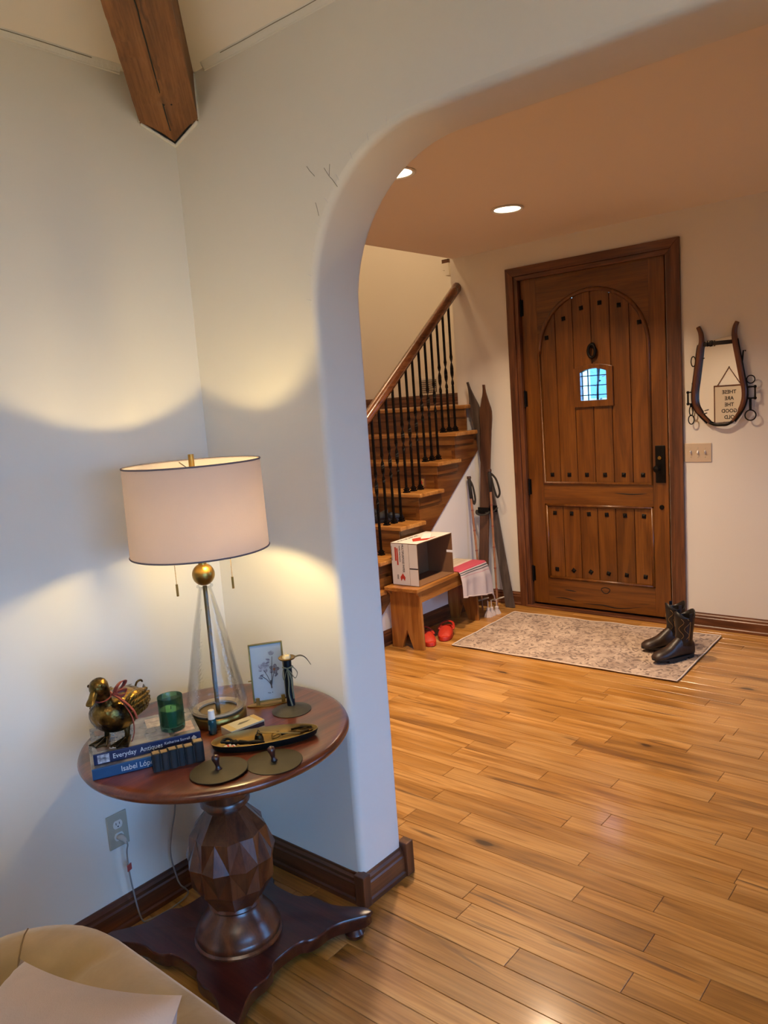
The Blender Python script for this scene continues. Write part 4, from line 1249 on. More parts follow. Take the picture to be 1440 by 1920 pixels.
# ---------- the sign the mirror reflects: hangs on the foyer side of the arch wall
sg = thing('letter_sign', 'framed cream sign with black capitals hanging by a cord, seen in the mirror', 'sign', (-2.446, YB, 0))
G().box(-.142, .142, .004, .014, 1.145, 1.578).build('board', plain('cream_board', 'c9bda8', .7), sg)
for a in ((-.150, -.140, 1.137, 1.586), (.140, .150, 1.137, 1.586)): G().box(a[0], a[1], .002, .020, a[2], a[3]).build('frame_bar', 'walnut_z', sg)
for z in (1.137, 1.576): G().box(-.150, .150, .002, .020, z, z + .010).build('frame_bar', 'walnut', sg)
for s_ in (-1, 1): G().tube([(s_ * .115, .01, 1.586), (0, .008, 1.767)], .0035, 6).build('hanging_cord', 'walnut', sg)
G().sphere((0, .006, 1.769), .006, 8, 6).build('nail', 'iron', sg)
for k, wd in enumerate(('THESE', 'ARE', 'THE', 'GOOD', 'OLD', 'DAYS')):
    text_part('lettering', wd, .052, 'ink', sg, frame3((0, .0145, 1.498 - .0646 * k), (-1, 0, 0), (0, 0, 1)), align='CENTER', sx=.95, bold=.0014)
# ---------- light switch
sw = thing('switch_plate', 'almond triple light switch plate right of the front door', 'light switch', (-1.705, YD, 1.188))
G().box(-.086, .086, -.006, 0, -.0625, .0625).build('plate', 'almond2', sw, bevel=.003)
for k in (-1, 0, 1):
    G().obox((k * .046, -.011, .003), .008, .014, .020, 0, R(25 if k else -25)).build('toggle', 'white', sw, bevel=.001)
    for z in (-.03, .03): G().sphere((k * .046, -.006, z), .003, 8, 6).build('screw', 'almond', sw)

# ---------- what the door window looks out on
hs = thing('neighbour_house', 'pale house facade seen through the small door window', 'house', (-6.5, 14.0, 0))
G().box(-4, 4, 0, .3, -.3, 6).build('wall', plain('pale_siding', (.92, .82, .60, 1), .8), hs)
for (x, z) in ((-1.2, 1.4), (.3, 1.4), (1.6, 1.4)):
    w_ = G().box(x - .4, x + .4, -.05, 0, z, z + 1.2).build('window', 'white', hs)
    G().box(x - .33, x + .33, -.06, -.05, z + .06, z + 1.14).build('pane', plain('dusk_pane', '6f8ea0', .2), w_)
G().box(-4, 4, -.06, 0, .95, 1.1).build('red_band', plain('red_band', 'c0392b', .6), hs)
struct(G().box(-40, 40, -40, 40, -.4, -.3).build('ground_outside', plain('winter_grass', '55563f', .95, var=.3, vscale=.5)))
sh = thing('porch_plant', 'bare leafy branch outside the small door window', 'plant', (-2.62, 5.75, 0))
stm = G().tube(bez([(0, 0, -.3), (.01, .02, .8), (-.02, 0, 1.5), (.015, .01, 1.95)], 6), .008, 6).build('stem', plain('dark_bark', '2e2622', .8), sh, smooth='all')
for k in range(16):
    z = 1.35 + k * .035; a = k * 2.4
    c = Vector((.03 * math.cos(a), .03 * math.sin(a), z)); d_ = Vector((math.cos(a), math.sin(a), .4)).normalized() * .045
    s2 = d_.cross(Vector((0, 0, 1))).normalized() * .014
    G().add([c, c + d_ * .5 + s2, c + d_, c + d_ * .5 - s2], [(0, 1, 2, 3)]).build('leaf', plain('dull_leaf', '4a4440', .8), sh)

# ================================================================== LIVING ROOM CORNER
TX, TY = -1.832, 1.315
# ---------- pedestal table
tb = thing('pedestal_table', 'round mahogany table on a carved faceted pedestal in the corner', 'table', (TX, TY, 0))
G().lathe([(0, .700), (.30, .700), (.345, .703), (.372, .708), (.386, .716), (.391, .726), (.387, .735), (.376, .7395), (.360, .740), (0, .740)], 96).build('tabletop', 'mahog', tb, smooth=True, ang=60)
G().lathe([(0, .700), (.15, .700), (.14, .685), (.105, .66), (.082, .62), (.072, .57), (.070, .535), (.074, .530), (.074, .516), (.066, .510), (.060, .498), (0, .498)], 40).build('neck', 'carved', tb, smooth=True)
# carved vase: raised diamond facets
Nf = 9
rows_ = [(.500, .058), (.432, .112), (.350, .133), (.268, .120), (.196, .080)]
g = G()
def vv(j, i, k=1.0):
    z, r = rows_[j]
    a = 2 * math.pi * (i + (.5 if j % 2 else 0)) / Nf
    return (r * k * math.cos(a), r * k * math.sin(a), z)
for j in range(len(rows_) - 2):
    for i in range(Nf):
        # diamond: top vertex row j, left/right row j+1, bottom row j+2
        l_ = vv(j + 1, i - 1 if j % 2 == 0 else i, .94); r_ = vv(j + 1, i if j % 2 == 0 else i + 1, .94)
        t_ = vv(j, i, .95); b_ = vv(j + 2, i, .95)
        zc = rows_[j + 1][0]; rc = rows_[j + 1][1] * 1.03
        a = 2 * math.pi * (i + (.5 if j % 2 else 0)) / Nf
        ct = (rc * math.cos(a), rc * math.sin(a), zc)
        g.add([t_, l_, b_, r_, ct], [(0, 1, 4), (1, 2, 4), (2, 3, 4), (3, 0, 4)])
for j, jj in ((0, 1), (len(rows_) - 1, len(rows_) - 2)):
    for i in range(Nf):
        if j == 0: g.add([vv(0, i, .95), vv(0, i + 1, .95), vv(1, i, .93)], [(0, 1, 2)])
        else:
            g.add([vv(j, i, .95), vv(j, i + 1, .95), vv(jj, i + (1 if j % 2 else 0), .93)], [(0, 1, 2)])
g.lathe([(0, .50), (.05, .50), (.085, .45), (.108, .395), (.113, .345), (.104, .28), (.072, .20), (0, .20)], 24)
g.build('carved_vase', 'carved', tb)
G().lathe([(0, .21), (.078, .205), (.082, .196), (.076, .188), (.080, .178), (.100, .155), (.118, .130), (.122, .120), (.126, .116), (.130, .106), (.128, .096), (.134, .090), (.134, .084), (0, .084)], 48).build('turned_foot', 'carved', tb, smooth=True)
# serpentine plinth
def plinth(sc=1.0):
    half = [(-.285, .285), (-.262, .287), (-.235, .272), (-.19, .245), (-.15, .232), (-.11, .232), (-.075, .222), (-.055, .205), (0, .200)]
    side = half + [(-p[0], p[1]) for p in half[-2::-1]]
    side = [(p.x, p.y) for p in bez([(q[0], q[1], 0) for q in side], 3)]
    out = []
    for k in range(4):
        a = -math.pi / 2 * k
        for p in side[:-1]:
            out.append(((p[0] * math.cos(a) - p[1] * math.sin(a)) * sc * 1.09 - .030, (p[0] * math.sin(a) + p[1] * math.cos(a)) * sc + .022))
    return out
rs = [[(p[0], p[1], z) for p in plinth(s_)] for z, s_ in ((.040, .965), (.046, .985), (.070, .985), (.076, 1.0), (.082, .998), (.085, .985))]
G().rings(rs).build('plinth', 'mahog_dark', tb, smooth=True)
for sx_, sy_ in ((-1, -1), (1, -1), (1, 1), (-1, 1)):
    G().lathe([(0, 0), (.018, 0), (.030, .010), (.033, .022), (.026, .034), (.020, .042), (0, .042)], 20, (sx_ * .265 - .030, sy_ * .243 + .022, 0)).build('bun_foot', 'mahog_dark', tb, smooth=True)

# ---------- lamp
M['bulb'] = emit('warm_bulb', LAMP_COL, LAMP_W)
LX, LY = -1.893, 1.369
lm = thing('table_lamp', 'clear glass cone lamp with brass ball and lilac grey drum shade', 'lamp', (LX, LY, ZT))
def zz(z): return z - ZT
G().lathe([(0, 0), (.084, 0), (.085, .004), (.085, .026), (.082, .030), (0, .030)], 48).build('base', 'brass', lm, smooth=True)
gl = [(.062, .036), (.080, .032), (.089, .040), (.091, .055), (.089, .075), (.078, .13), (.063, .21), (.047, .29), (.031, .36), (.021, .405), (.0195, .412), (.025, .417), (.024, .421), (.017, .419),
      (.0165, .405), (.028, .355), (.044, .285), (.060, .205), (.075, .125), (.0855, .075), (.0870, .055), (.084, .044), (.076, .039), (.062, .040)]
G().shell(gl, 56).build('glass_body', 'glass', lm, smooth='all')
G().shell([(.058, .031), (.074, .031), (.078, .036), (.074, .041), (.058, .037)], 48).build('base_collar', 'almond2', lm, smooth=True)
G().lathe([(0, .030), (.0068, .030), (.0068, .418), (0, .418)], 16).build('rod', 'aged_brass', lm, smooth=True)
G().sphere((0, 0, zz(1.194)), .0335, 28, 18).build('ball', 'brass', lm, smooth='all')
G().lathe([(0, zz(1.222)), (.013, zz(1.222)), (.012, zz(1.228)), (.0115, zz(1.262)), (0, zz(1.262))], 20).build('neck', 'brass', lm, smooth=True)
G().lathe([(0, zz(1.26)), (.010, zz(1.26)), (.010, zz(1.35)), (0, zz(1.35))], 16).build('socket_stem', 'brass', lm)
SR0, SR1, SZ0, SZ1 = .202, .198, zz(1.268), zz(1.527)
sd = G().shell([(SR0, SZ0), (SR1, SZ1), (SR1 - .0015, SZ1), (SR0 - .0015, SZ0)], 72).build('shade', 'shade', lm, smooth=True)
for z, r_ in ((SZ0, SR0), (SZ1, SR1)):
    G().tube([(r_ * math.cos(R(a)), r_ * math.sin(R(a)), z) for a in range(0, 360, 5)], .0026, 6, closed=True).build('shade_rim', plain('grey_bias_tape', '6c6164', .8), sd, smooth='all')
for k in range(3):
    a = R(k * 120 + 35)
    G().tube([(0, 0, SZ1 - .025), (SR1 * math.cos(a), SR1 * math.sin(a), SZ1 - .006)], .0016, 6).build('spider_arm', 'brass', sd)
G().tube([(0, 0, zz(1.26)), (0, 0, SZ1 + .0)], .004, 8).build('harp_rod', 'brass', lm)
G().lathe([(0, SZ1 - .018), (.0085, SZ1 - .018), (.0085, zz(1.553)), (0, zz(1.553))], 20).build('finial', 'brass', lm, smooth=True)
latv = Vector((.584, .812, 0))
for s_, z_end in ((-.080, 1.137), (.083, 1.140)):
    p = latv * s_
    ch = G()
    z0_, z1_ = zz(z_end + .036), zz(1.33)
    n_ = int((z1_ - z0_) / .0042)
    for k in range(n_): ch.sphere((p.x, p.y, z0_ + .0042 * k), .0016, 6, 4)
    c_o = ch.build('pull_chain', 'brass', lm, smooth='all')
    G().lathe([(0, 0), (.0036, 0), (.0036, .036), (0, .036)], 12, (p.x, p.y, zz(z_end))).build('chain_pull', 'brass', c_o, smooth=True)
    q = latv * (s_ * .72) + Vector((.87, -.49, 0)) * (.07 if s_ > 0 else -.02)
    G().sphere((q.x, q.y, zz(1.352)), .028, 16, 10).build('bulb', M['bulb'] if s_ > 0 else M['white'], lm, smooth='all')
    G().tube([(0, 0, zz(1.300)), (q.x, q.y, zz(1.303)), (q.x, q.y, zz(1.327))], .009, 10).build('socket', 'brass', lm)
# ---------- outlet and lamp cord
ol_ = thing('power_outlet', 'almond duplex wall outlet below the round table', 'outlet', (XL, 1.199, .337))
G().box(0, .006, -.036, .036, -.058, .058).build('cover_plate', 'almond', ol_, bevel=.002)
for z in (.021, -.021):
    rc = G().prism([(.0165 * math.cos(R(a)) * (1.0), max(-.0135, min(.0135, .0175 * math.sin(R(a))))) for a in range(0, 360, 15)], .006, .008, 'YZ').xform(Matrix.Translation((0, 0, z))).build('receptacle', 'white', ol_)
    for y in (-.006, .006): G().box(.008, .0084, y - .001, y + .001, z - .001, z + .007).build('slot', 'black', rc)
    G().lathe([(0, 0), (.0024, 0), (.0024, .0004), (0, .0004)], 10).xform(Matrix.Translation((.008, 0, z - .007)) @ Matrix.Rotation(R(90), 4, 'Y')).build('slot', 'black', rc)
cd = thing('lamp_cord', 'thin grey lamp cord with clear plug and red tag at the outlet', 'cord', (XL, 1.199, 0))
Pc = bez([(.03, 0, .316), (.050, .002, .302), (.042, 0, .265), (.037, .005, .167), (.037, .024, .02), (.05, .05, .006), (.06, .13, .005), (.046, .205, .010), (.036, .185, .05), (.035, .173, .094), (.035, .162, .18), (.035, .176, .252), (.036, .20, .335), (.05, .21, .50), (.06, .21, .697)], 8)
G().tube(Pc, .0028, 7).build('cable', 'cord', cd, smooth='all')
G().tube([(.0085, 0, .316), (.022, 0, .316), (.038, .001, .312), (.048, .002, .304)], [.012, .012, .008, .0045], 10, flat=.75).build('plug', plain('clear_plug', 'b9b7b2', .2), cd, smooth='all')
G().obox((.040, .004, .215), .002, .020, .022, R(20)).build('tag', 'redtag', cd)

# ---------- books
def book(name, label, fl, size, z, cover, spine, ang, group=None):
    """fl: front-left corner (spine side), local x along the spine, y away from the viewer"""
    t = thing(name, label, 'book', (fl[0], fl[1], z), ang, group)
    L_, D_, H_ = size
    G().box(.002, L_ - .002, .004, D_ - .003, .003, H_ - .003).build('page_block', 'pages', t)
    G().box(0, L_, 0, D_, 0, .003).build('back_cover', spine, t)
    G().box(0, L_, 0, D_, H_ - .003, H_).build('front_cover', cover, t, bevel=.001)
    G().box(0, L_, -.002, .004, 0, H_).build('spine', spine, t, bevel=.002)
    return t
ang = math.atan2(.893, .449)
b1 = book('book', 'light blue spined paperback under the antiques book', (-1.860, .931), (.284, .205, .030), ZT, 'greycover', 'blue', ang)
b2_ = book('book', 'navy spined antiques book on top, under the duck figurine', (-1.876, .948), (.281, .193, .030), ZT + .030, 'greycover', 'navy', ang)
fs_ = lambda x, z: frame3((x, -.0022, z), (1, 0, 0), (0, 0, 1))
text_part('lettering', 'Isabel L\u00f3pez-Quesada', .021, 'whiteink', b1, fs_(.072, .008), sx=.88)
G().obox((.270, -.0024, .015), .012, .0004, .012, 0, 0, R(45)).build('publisher_mark', 'whiteink', b1)
text_part('lettering', 'Everyday  Antiques', .019, 'whiteink', b2_, fs_(.048, .009), sx=.88)
text_part('lettering', 'Katherine Sorrell', .0105, 'whiteink', b2_, fs_(.182, .014), sx=.95)
ph = G().box(.010, .040, -.0026, -.0018, .003, .026).build('spine_picture', plain('spine_photo', 'c9ccd2', .4, col2='5a5d66', vscale=90), b2_)
G().obox((.262, -.0024, .015), .011, .0004, .011, 0, 0, R(45)).build('publisher_mark', 'whiteink', b2_)
fc_ = lambda x, y: frame3((x, y, .0303), (0, 1, 0), (-1, 0, 0))
text_part('lettering', 'Everyday Style', .028, 'whiteink', b2_, fc_(.062, .012), shear=.25, sx=.8)
for k, (x0, x1, y0, y1, mt) in enumerate(((.012, .045, .015, .05, 'kraft'), (.012, .04, .065, .10, 'kraft'), (.012, .05, .125, .165, 'kraft'), (.14, .20, .01, .06, 'card'), (.15, .235, .10, .17, 'card'), (.215, .27, .02, .09, 'linen'))):
    G().box(x0, x1, y0, y1, .0300, .0303).build('cover_picture', plain('cover_tone', ('7a5236', '6b4a38', '81573c', 'b4aaa4', 'c3b6ac', '9a7468')[k], .3, col2=('5c4030', '54403a', '60442f', '857c78', '8f7f78', 'c0a89a')[k], vscale=60), b2_)
# ---------- row of miniature books leaning by the spines
mb = Vector((-1.778, 1.058)); dr = Vector((.449, .893)).normalized(); nr = Vector((.893, -.449))
wds = [.021, .020, .023, .017, .024, .026]; hts = [.049, .048, .050, .050, .049, .056]; x = 0.0
lab = ('leftmost', 'second from the left', 'third from the left', 'fourth from the left', 'fifth from the left', 'tallest and rightmost')
for k in range(6):
    p = mb + dr * (x + wds[k] / 2) + nr * .012
    t = thing('miniature_book', 'tiny dark leather book in front of the stack, %s of six' % lab[k], 'book', (p.x, p.y, ZT), ang + random.uniform(-.04, .04), 'tiny dark books in a row')
    w_, h_ = wds[k], hts[k]
    G().box(-w_ / 2 + .002, w_ / 2 - .002, -.012, .013, .001, h_ - .001).build('page_block', 'leather_tan', t)
    G().box(-w_ / 2, -w_ / 2 + .002, -.014, .014, 0, h_).build('cover_board', 'leather', t)
    G().box(w_ / 2 - .002, w_ / 2, -.014, .014, 0, h_).build('cover_board', 'leather', t)
    G().tube([(0, -.0125, 0), (0, -.0125, h_)], w_ / 2, 12, flat=.3, upv=(0, 1, 0)).build('spine', 'leather', t, smooth=True)
    x += w_ + .0007

# ---------- duck figurine
dk = thing('duck_figurine', 'antique brass duck figurine with a rust ribbon bow standing on books', 'figurine', (-1.912, 1.050, ZT + .060), R(-62))
dk.scale = (1.03, 1.03, 1.03)
def loft(pts, n_=18):
    rs = []
    for (x, z, ry, rz_, tilt) in pts:
        r_ = []
        for i in range(n_):
            a = 2 * math.pi * i / n_
            yy, ww = ry * (1.20 if z < .10 else 1.08) * math.cos(a), rz_ * math.sin(a)
            r_.append((x - ww * math.sin(tilt), yy, z + ww * math.cos(tilt)))
        rs.append(r_)
    return rs
g = G()
g.rings(loft([(.072, .075, .006, .010, -.3), (.066, .076, .026, .030, -.3), (.052, .076, .042, .044, -.2), (.030, .076, .050, .050, -.1), (.0, .077, .052, .051, 0), (-.030, .081, .048, .047, .1), (-.06, .086, .038, .037, .2), (-.085, .090, .026, .022, .25), (-.105, .091, .018, .009, .25), (-.118, .090, .010, .004, .2)]))
g.rings(loft([(.030, .090, .034, .034, -1.2), (.044, .110, .027, .027, -1.2), (.052, .128, .021, .022, -1.3), (.056, .142, .0195, .021, -1.35), (.060, .154, .021, .024, -1.3), (.064, .166, .023, .027, -1.2), (.064, .178, .021, .024, -1.4), (.062, .187, .014, .016, -1.5), (.061, .191, .005, .006, -1.5)]))
g.sphere((.068, 0, .167), .0225, 18, 12, 1.15, .98, 1.0)
bd = g.build('body', 'bronze', dk, smooth='all')
rm = bd.modifiers.new('r', 'REMESH'); rm.mode = 'VOXEL'; rm.voxel_size = .0028; rm.use_smooth_shade = True
s_ = bd.modifiers.new('sm', 'SMOOTH'); s_.factor = .6; s_.iterations = 5
# bill: wide flat, pointing forward and down
rs = []
for (t, w_, h_) in ((0, .011, .011), (.2, .0105, .009), (.5, .0105, .0055), (.8, .0125, .004), (.95, .010, .003), (1.0, .004, .0015)):
    c = Vector((.084, 0, .162)).lerp(Vector((.116, 0, .134)), t)
    d_ = Vector((.66, 0, -.75)); nv = Vector((.75, 0, .66))
    rs.append([c + Vector((0, w_ * math.cos(2 * math.pi * i / 14), 0)) + nv * (h_ * math.sin(2 * math.pi * i / 14)) for i in range(14)])
bl = G().rings(rs).build('bill', 'bronze', dk, smooth='all')
for s_ in (-1, 1):
    G().sphere((.095, s_ * .005, .158), .0015, 6, 5).build('nostril', 'black', bl)
    ey = G().sphere((.078, s_ * .0195, .174), .0042, 10, 8).build('eye', 'bronze_dark', dk, smooth='all')
    # folded wing: smooth shell with overlapping feather rows
    wg = G().sphere((-.022, s_ * .046, .090), .06, 22, 14, 1.02, .30, .60)
    for r_ in range(7):
        for c in range(5):
            x = .018 - r_ * .0135 - (c % 2) * .006; z = .115 - c * .011 - .0006 * r_
            q = max(.0, 1 - ((x + .022) / .0612) ** 2 - ((z - .090) / .036) ** 2)
            if q < .04: continue
            wg.sphere((x, s_ * (.046 + .018 * math.sqrt(q)), z), .0085, 8, 5, 1.5, .22, .72)
    wg.build('wing', 'bronze', dk, smooth='all')
    wt = G()
    for q in range(4):
        wt.tube([(-.058, s_ * (.046 - q * .002), .104 - q * .009), (-.088, s_ * (.036 - q * .003), .106 - q * .010), (-.116 + q * .005, s_ * .018, .106 - q * .012)], [.007, .0062, .0012], 8, flat=.5)
    wt.build('wing_tip', 'bronze', dk, smooth='all')
    lg = G().tube([(.010, s_ * .030, .042), (.010, s_ * .030, .020), (.014, s_ * .030, .006)], [.011, .0068, .006], 10).build('leg', 'bronze_dark', dk, smooth='all')
    ft_ = G()
    toes = [(.056, s_ * .006), (.066, s_ * .030), (.056, s_ * .056)]
    heel = (.004, s_ * .030)
    ft_.prism([heel, (toes[0][0], toes[0][1]), (.055, s_ * .018), (toes[1][0], toes[1][1]), (.055, s_ * .043), (toes[2][0], toes[2][1])], 0, .003, 'XY')
    for tt in toes: ft_.tube([(heel[0], heel[1], .008), ((heel[0] + tt[0]) / 2, (heel[1] + tt[1]) / 2, .005), (tt[0], tt[1], .002)], [.0055, .004, .0022], 8)
    ft_.build('webbed_foot', 'bronze_dark', lg, smooth=True)
tf = G()
for q in (-1, 0, 1):
    tf.tube([(-.085, q * .010, .094), (-.112, q * .012, .090), (-.138, q * .010, .080)], [.008, .007, .002], 8, flat=.35)
tf.build('tail', 'bronze', dk, smooth='all')
G().tube(bez([(-.098, 0, .098), (-.112, 0, .112), (-.126, .004, .114), (-.132, .006, .107)], 5), [.003] * 14 + [.0025, .002], 8).build('curled_feather', 'bronze_dark', dk, smooth='all')
# ribbon: neck band, bow loops and tails on its left shoulder
nb = [(.054 + .0225 * math.cos(R(a)) + .004 * math.sin(R(a)), .0225 * math.sin(R(a)), .136 - .006 * math.cos(R(a))) for a in range(0, 360, 15)]
rb = G().tube(nb, .0042, 6, closed=True, flat=.3, upv=None).build('ribbon', 'ribbon', dk, smooth='all')
kp = Vector((.044, .028, .140))
def strip(name, pts, w, wd):
    P = bez(pts, 7); wv = Vector(wd).normalized() * w
    g_ = G(); vs_ = []
    for p in P: vs_ += [p - wv, p + wv]
    g_.add(vs_, [(2 * i, 2 * i + 2, 2 * i + 3, 2 * i + 1) for i in range(len(P) - 1)])
    o_ = g_.build(name, 'ribbon', rb, smooth='all')
    s__ = o_.modifiers.new('s', 'SOLIDIFY'); s__.thickness = .0012
G().sphere(kp, .006, 10, 8).build('knot', 'ribbon', rb, smooth='all')
strip('bow_loop', [kp, kp + Vector((-.004, .006, .018)), kp + Vector((-.020, .012, .028)), kp + Vector((-.034, .014, .022)), kp + Vector((-.024, .010, .010)), kp], .0075, (.1, .9, .3))
strip('bow_loop', [kp, kp + Vector((-.012, .010, .004)), kp + Vector((-.030, .016, .000)), kp + Vector((-.026, .014, -.012)), kp + Vector((-.008, .008, -.010)), kp], .007, (.2, .6, .8))
strip('ribbon_tail', [kp, kp + Vector((-.006, .024, -.022)), kp + Vector((-.016, .040, -.050)), kp + Vector((-.026, .042, -.078))], .0080, (.9, .3, .2))
strip('ribbon_tail', [kp, kp + Vector((-.002, .026, -.030)), kp + Vector((-.004, .042, -.065)), kp + Vector((-.004, .042, -.105)), kp + Vector((.006, .038, -.126))], .0050, (.9, .3, .2))

# ---------- green candle glass
gc = thing('candle_jar', 'green glass candle jar standing on the books beside the duck', 'candle', (-1.832, 1.168, ZT + .060))
G().shell([(0.001, 0), (.030, 0), (.0335, .003), (.0345, .012), (.0345, .094), (.0340, .096), (.0330, .094), (.0325, .016), (.029, .011), (0.001, .011)], 40).build('glass', 'greenglass', gc, smooth='all')
wx = G().lathe([(0, .012), (.031, .013), (.0318, .017), (.0318, .058), (.030, .060), (.012, .057), (0, .057)], 36).build('wax', 'wax', gc, smooth=True)
G().tube([(0, 0, .057), (.001, 0, .066)], .0012, 6).build('wick', 'black', gc)
# ---------- oil bottle
ob = thing('oil_bottle', 'tiny teal glass bottle with a white ribbed cap beside the matchbox', 'bottle', (-1.819, 1.290, ZT))
G().lathe([(0, 0), (.0115, 0), (.0125, .002), (.0125, .040), (.011, .044), (.007, .047), (0, .047)], 24).build('body', 'teal', ob, smooth=True)
G().box(-.003, .004, -.0127, -.0124, .014, .030).build('label', 'olive', ob)
G().lathe([(0, .046), (.0105, .046), (.0105, .051), (.0098, .052), (.0092, .070), (.0085, .072), (0, .072)], 28, flute=(.02, 14)).build('cap', 'white', ob, smooth=True)
# ---------- matchbox
mx = thing('matchbox', 'cream matchbox with a feather print lying beside the lamp base', 'matchbox', (-1.757, 1.352, ZT), R(81.6))
G().box(-.056, .056, -.030, .030, .0, .0235).build('sleeve', plain('cream_sleeve', 'c4b796', .6), mx, bevel=.0008)
G().box(-.054, .054, -.0306, -.0298, .006, .018).build('striker', plain('striker', '3c2b34', .8), mx)
G().box(.040, .054, -.028, .028, .0235, .0238).build('end_band', plain('tan_band', 'bf9f62', .6), mx)
G().box(-.054, -.036, -.028, .028, .0235, .0238).build('end_band', plain('tan_band2', 'bfa368', .6), mx)
G().add([(-.020, -.002, .0239), (-.006, .007, .0239), (.030, .003, .0239), (.012, -.004, .0239), (-.010, -.006, .0239)], [(0, 1, 2, 3, 4)]).build('feather_print', plain('print_grey', '6b6250', .7), mx)

# ---------- picture frame
fa = math.atan2(.086, .064)
pf = thing('picture_frame', 'brass edged glass frame with a pressed flower print on the table', 'picture frame', (-1.841, 1.535, ZT), fa)
W2, HH = .054, .186
tl = R(-7)
def lean(o_): 
    o_.rotation_euler = (tl, 0, 0); o_.location = (0, 0, .010); return o_
G().prism([(.075 * math.cos(R(a)) * (1 if True else 0), .020 * math.sin(R(a))) for a in range(0, 360, 10)], 0, .004, 'XY').build('stand_base', 'brass', pf, bevel=.001)
for x in (-.040, .040): 
    G().box(x - .006, x + .006, -.011, -.008, .003, .028).build('stand_clip', 'brass', pf, bevel=.001)
for a in ((-W2, -W2 + .005, 0, HH), (W2 - .005, W2, 0, HH), (-W2 + .005, W2 - .005, 0, .005), (-W2 + .005, W2 - .005, HH - .005, HH)):
    lean(G().box(a[0], a[1], -.005, .005, a[2], a[3]).build('frame_bar', 'aged_brass', pf, bevel=.001))
G().box(-W2 - .010, -W2, -.002, .002, .082, .085).build('frame_pin', 'brass', pf)
pr_ = lean(G().box(-W2 + .005, W2 - .005, -.001, .001, .005, HH - .005).build('print_paper', plain('paper_white', 'c6c3bf', .7), pf))
def flat(name, pts, mat, y=-.0016):
    G().add([(p[0], y, p[1]) for p in pts], [tuple(range(len(pts)))]).build(name, mat, pr_, fix=False)
pm = plain('petal_mauve', '8f8488', .8, col2='c3babb', vscale=160); pd = plain('petal_dark', '6d6064', .8, col2='a89ca0', vscale=160)
sm_ = plain('stem_brown', '5b4a44', .8); rm_ = plain('rust_centre', '9c5a38', .8)
def ellp(cx, cz, a, b, rot, n_=14):
    return [(cx + a * math.cos(q) * math.cos(rot) - b * math.sin(q) * math.sin(rot), cz + a * math.cos(q) * math.sin(rot) + b * math.sin(q) * math.cos(rot)) for q in [2 * math.pi * i / n_ for i in range(n_)]]
k = 0
for (cx, cz, s_, angs, mm) in ((-.012, .108, .014, (20, 80, 150, 210, 300), pm), (.021, .099, .013, (0, 72, 144, 216, 288), pd), (.016, .146, .010, (50, 90, 130), pm)):
    for a in angs:
        k += 1
        flat('petal', ellp(cx + s_ * .6 * math.cos(R(a)), cz + s_ * .6 * math.sin(R(a)), s_ * .72, s_ * .48, R(a)), mm, -.0016 - .00003 * k)
flat('flower_centre', ellp(.021, .099, .0042, .0042, 0), rm_, -.0024)
for pts in ([(.008, .05), (.012, .085), (.018, .14)], [(.006, .05), (.000, .075), (-.012, .100)], [(.009, .05), (.014, .072), (.021, .095)], [(.007, .05), (-.004, .068), (-.020, .082)]):
    P = bez([(p[0], -.0022, p[1]) for p in pts], 5)
    G().tube(P, .0009, 5).build('stem', sm_, pr_)
G().tube([(.008, -.0022, .04), (.007, -.0022, .065)], .0022, 6).build('stem', sm_, pr_)
for (cx, cz, rot) in ((-.020, .084, 20), (-.024, .076, -20), (.004, .132, 160), (.026, .080, 40), (.002, .122, 200)):
    flat('leaf', ellp(cx, cz, .007, .0032, R(rot)), pd, -.00235)
text_part('print_caption', 'No. 4', .007, 'ink', pr_, frame3((-.006, -.0016, .024), (1, 0, 0), (0, 0, 1)))
lean(G().box(-W2 + .005, W2 - .005, -.0042, -.0036, .005, HH - .005).build('cover_glass', 'pane', pf))

# ---------- candle holder
chd = thing('candlestick', 'dark metal candlestick with curled handle and olive ribbon bow', 'candlestick', (-1.742, 1.532, ZT))
G().lathe([(0, 0), (.060, 0), (.061, .002), (.045, .008), (.022, .015), (.013, .018), (0, .018)], 40).build('base', 'pewter', chd, smooth=True)
G().lathe([(0, .016), (.0125, .016), (.0125, .163), (.0118, .163), (0, .160)], 24).build('tube', plain('blue_black_iron', '14171c', .45, .5), chd, smooth=True)
G().lathe([(0, .162), (.012, .162), (.024, .166), (.027, .170), (.026, .1715), (.012, .168), (0, .168)], 32).build('drip_pan', 'aged_brass', chd, smooth=True)
wg = G().lathe([(0, .167), (.013, .167), (.012, .174), (.010, .177), (0, .175)], 18, flute=(.08, 5)).build('wax_stub', 'wax2', chd, smooth=True)
for a in (40, 150, 260): G().lathe([(0, .172), (.0035, .172), (.001, .184), (0, .184)], 8, (.009 * math.cos(R(a)), .009 * math.sin(R(a)), 0)).build('wax_peak', 'wax2', wg, smooth=True)
rt_ = Vector((.765, .640, 0))
P = bez([rt_ * .022 + Vector((0, 0, .170)), rt_ * .042 + Vector((0, 0, .174)), rt_ * .058 + Vector((0, 0, .165)), rt_ * .072 + Vector((0, 0, .142))], 6)
G().tube(P, [.006 - .0042 * i / (len(P) - 1) for i in range(len(P))], 8, flat=.4).build('handle', 'pewter', chd, smooth='all')
def rib(pts, w=.004):
    P = bez(pts, 7); return G().tube(P, w, 6, flat=.25).build('ribbon_bow', 'olive', chd, smooth='all')
cf = Vector((.64, -.75, 0)) * .0145
K = cf + Vector((0, 0, .138))
G().tube([(.0138 * math.cos(R(a)), .0138 * math.sin(R(a)), .140) for a in range(0, 360, 20)], .004, 6, closed=True, flat=.4).build('ribbon_band', 'olive', chd, smooth='all')
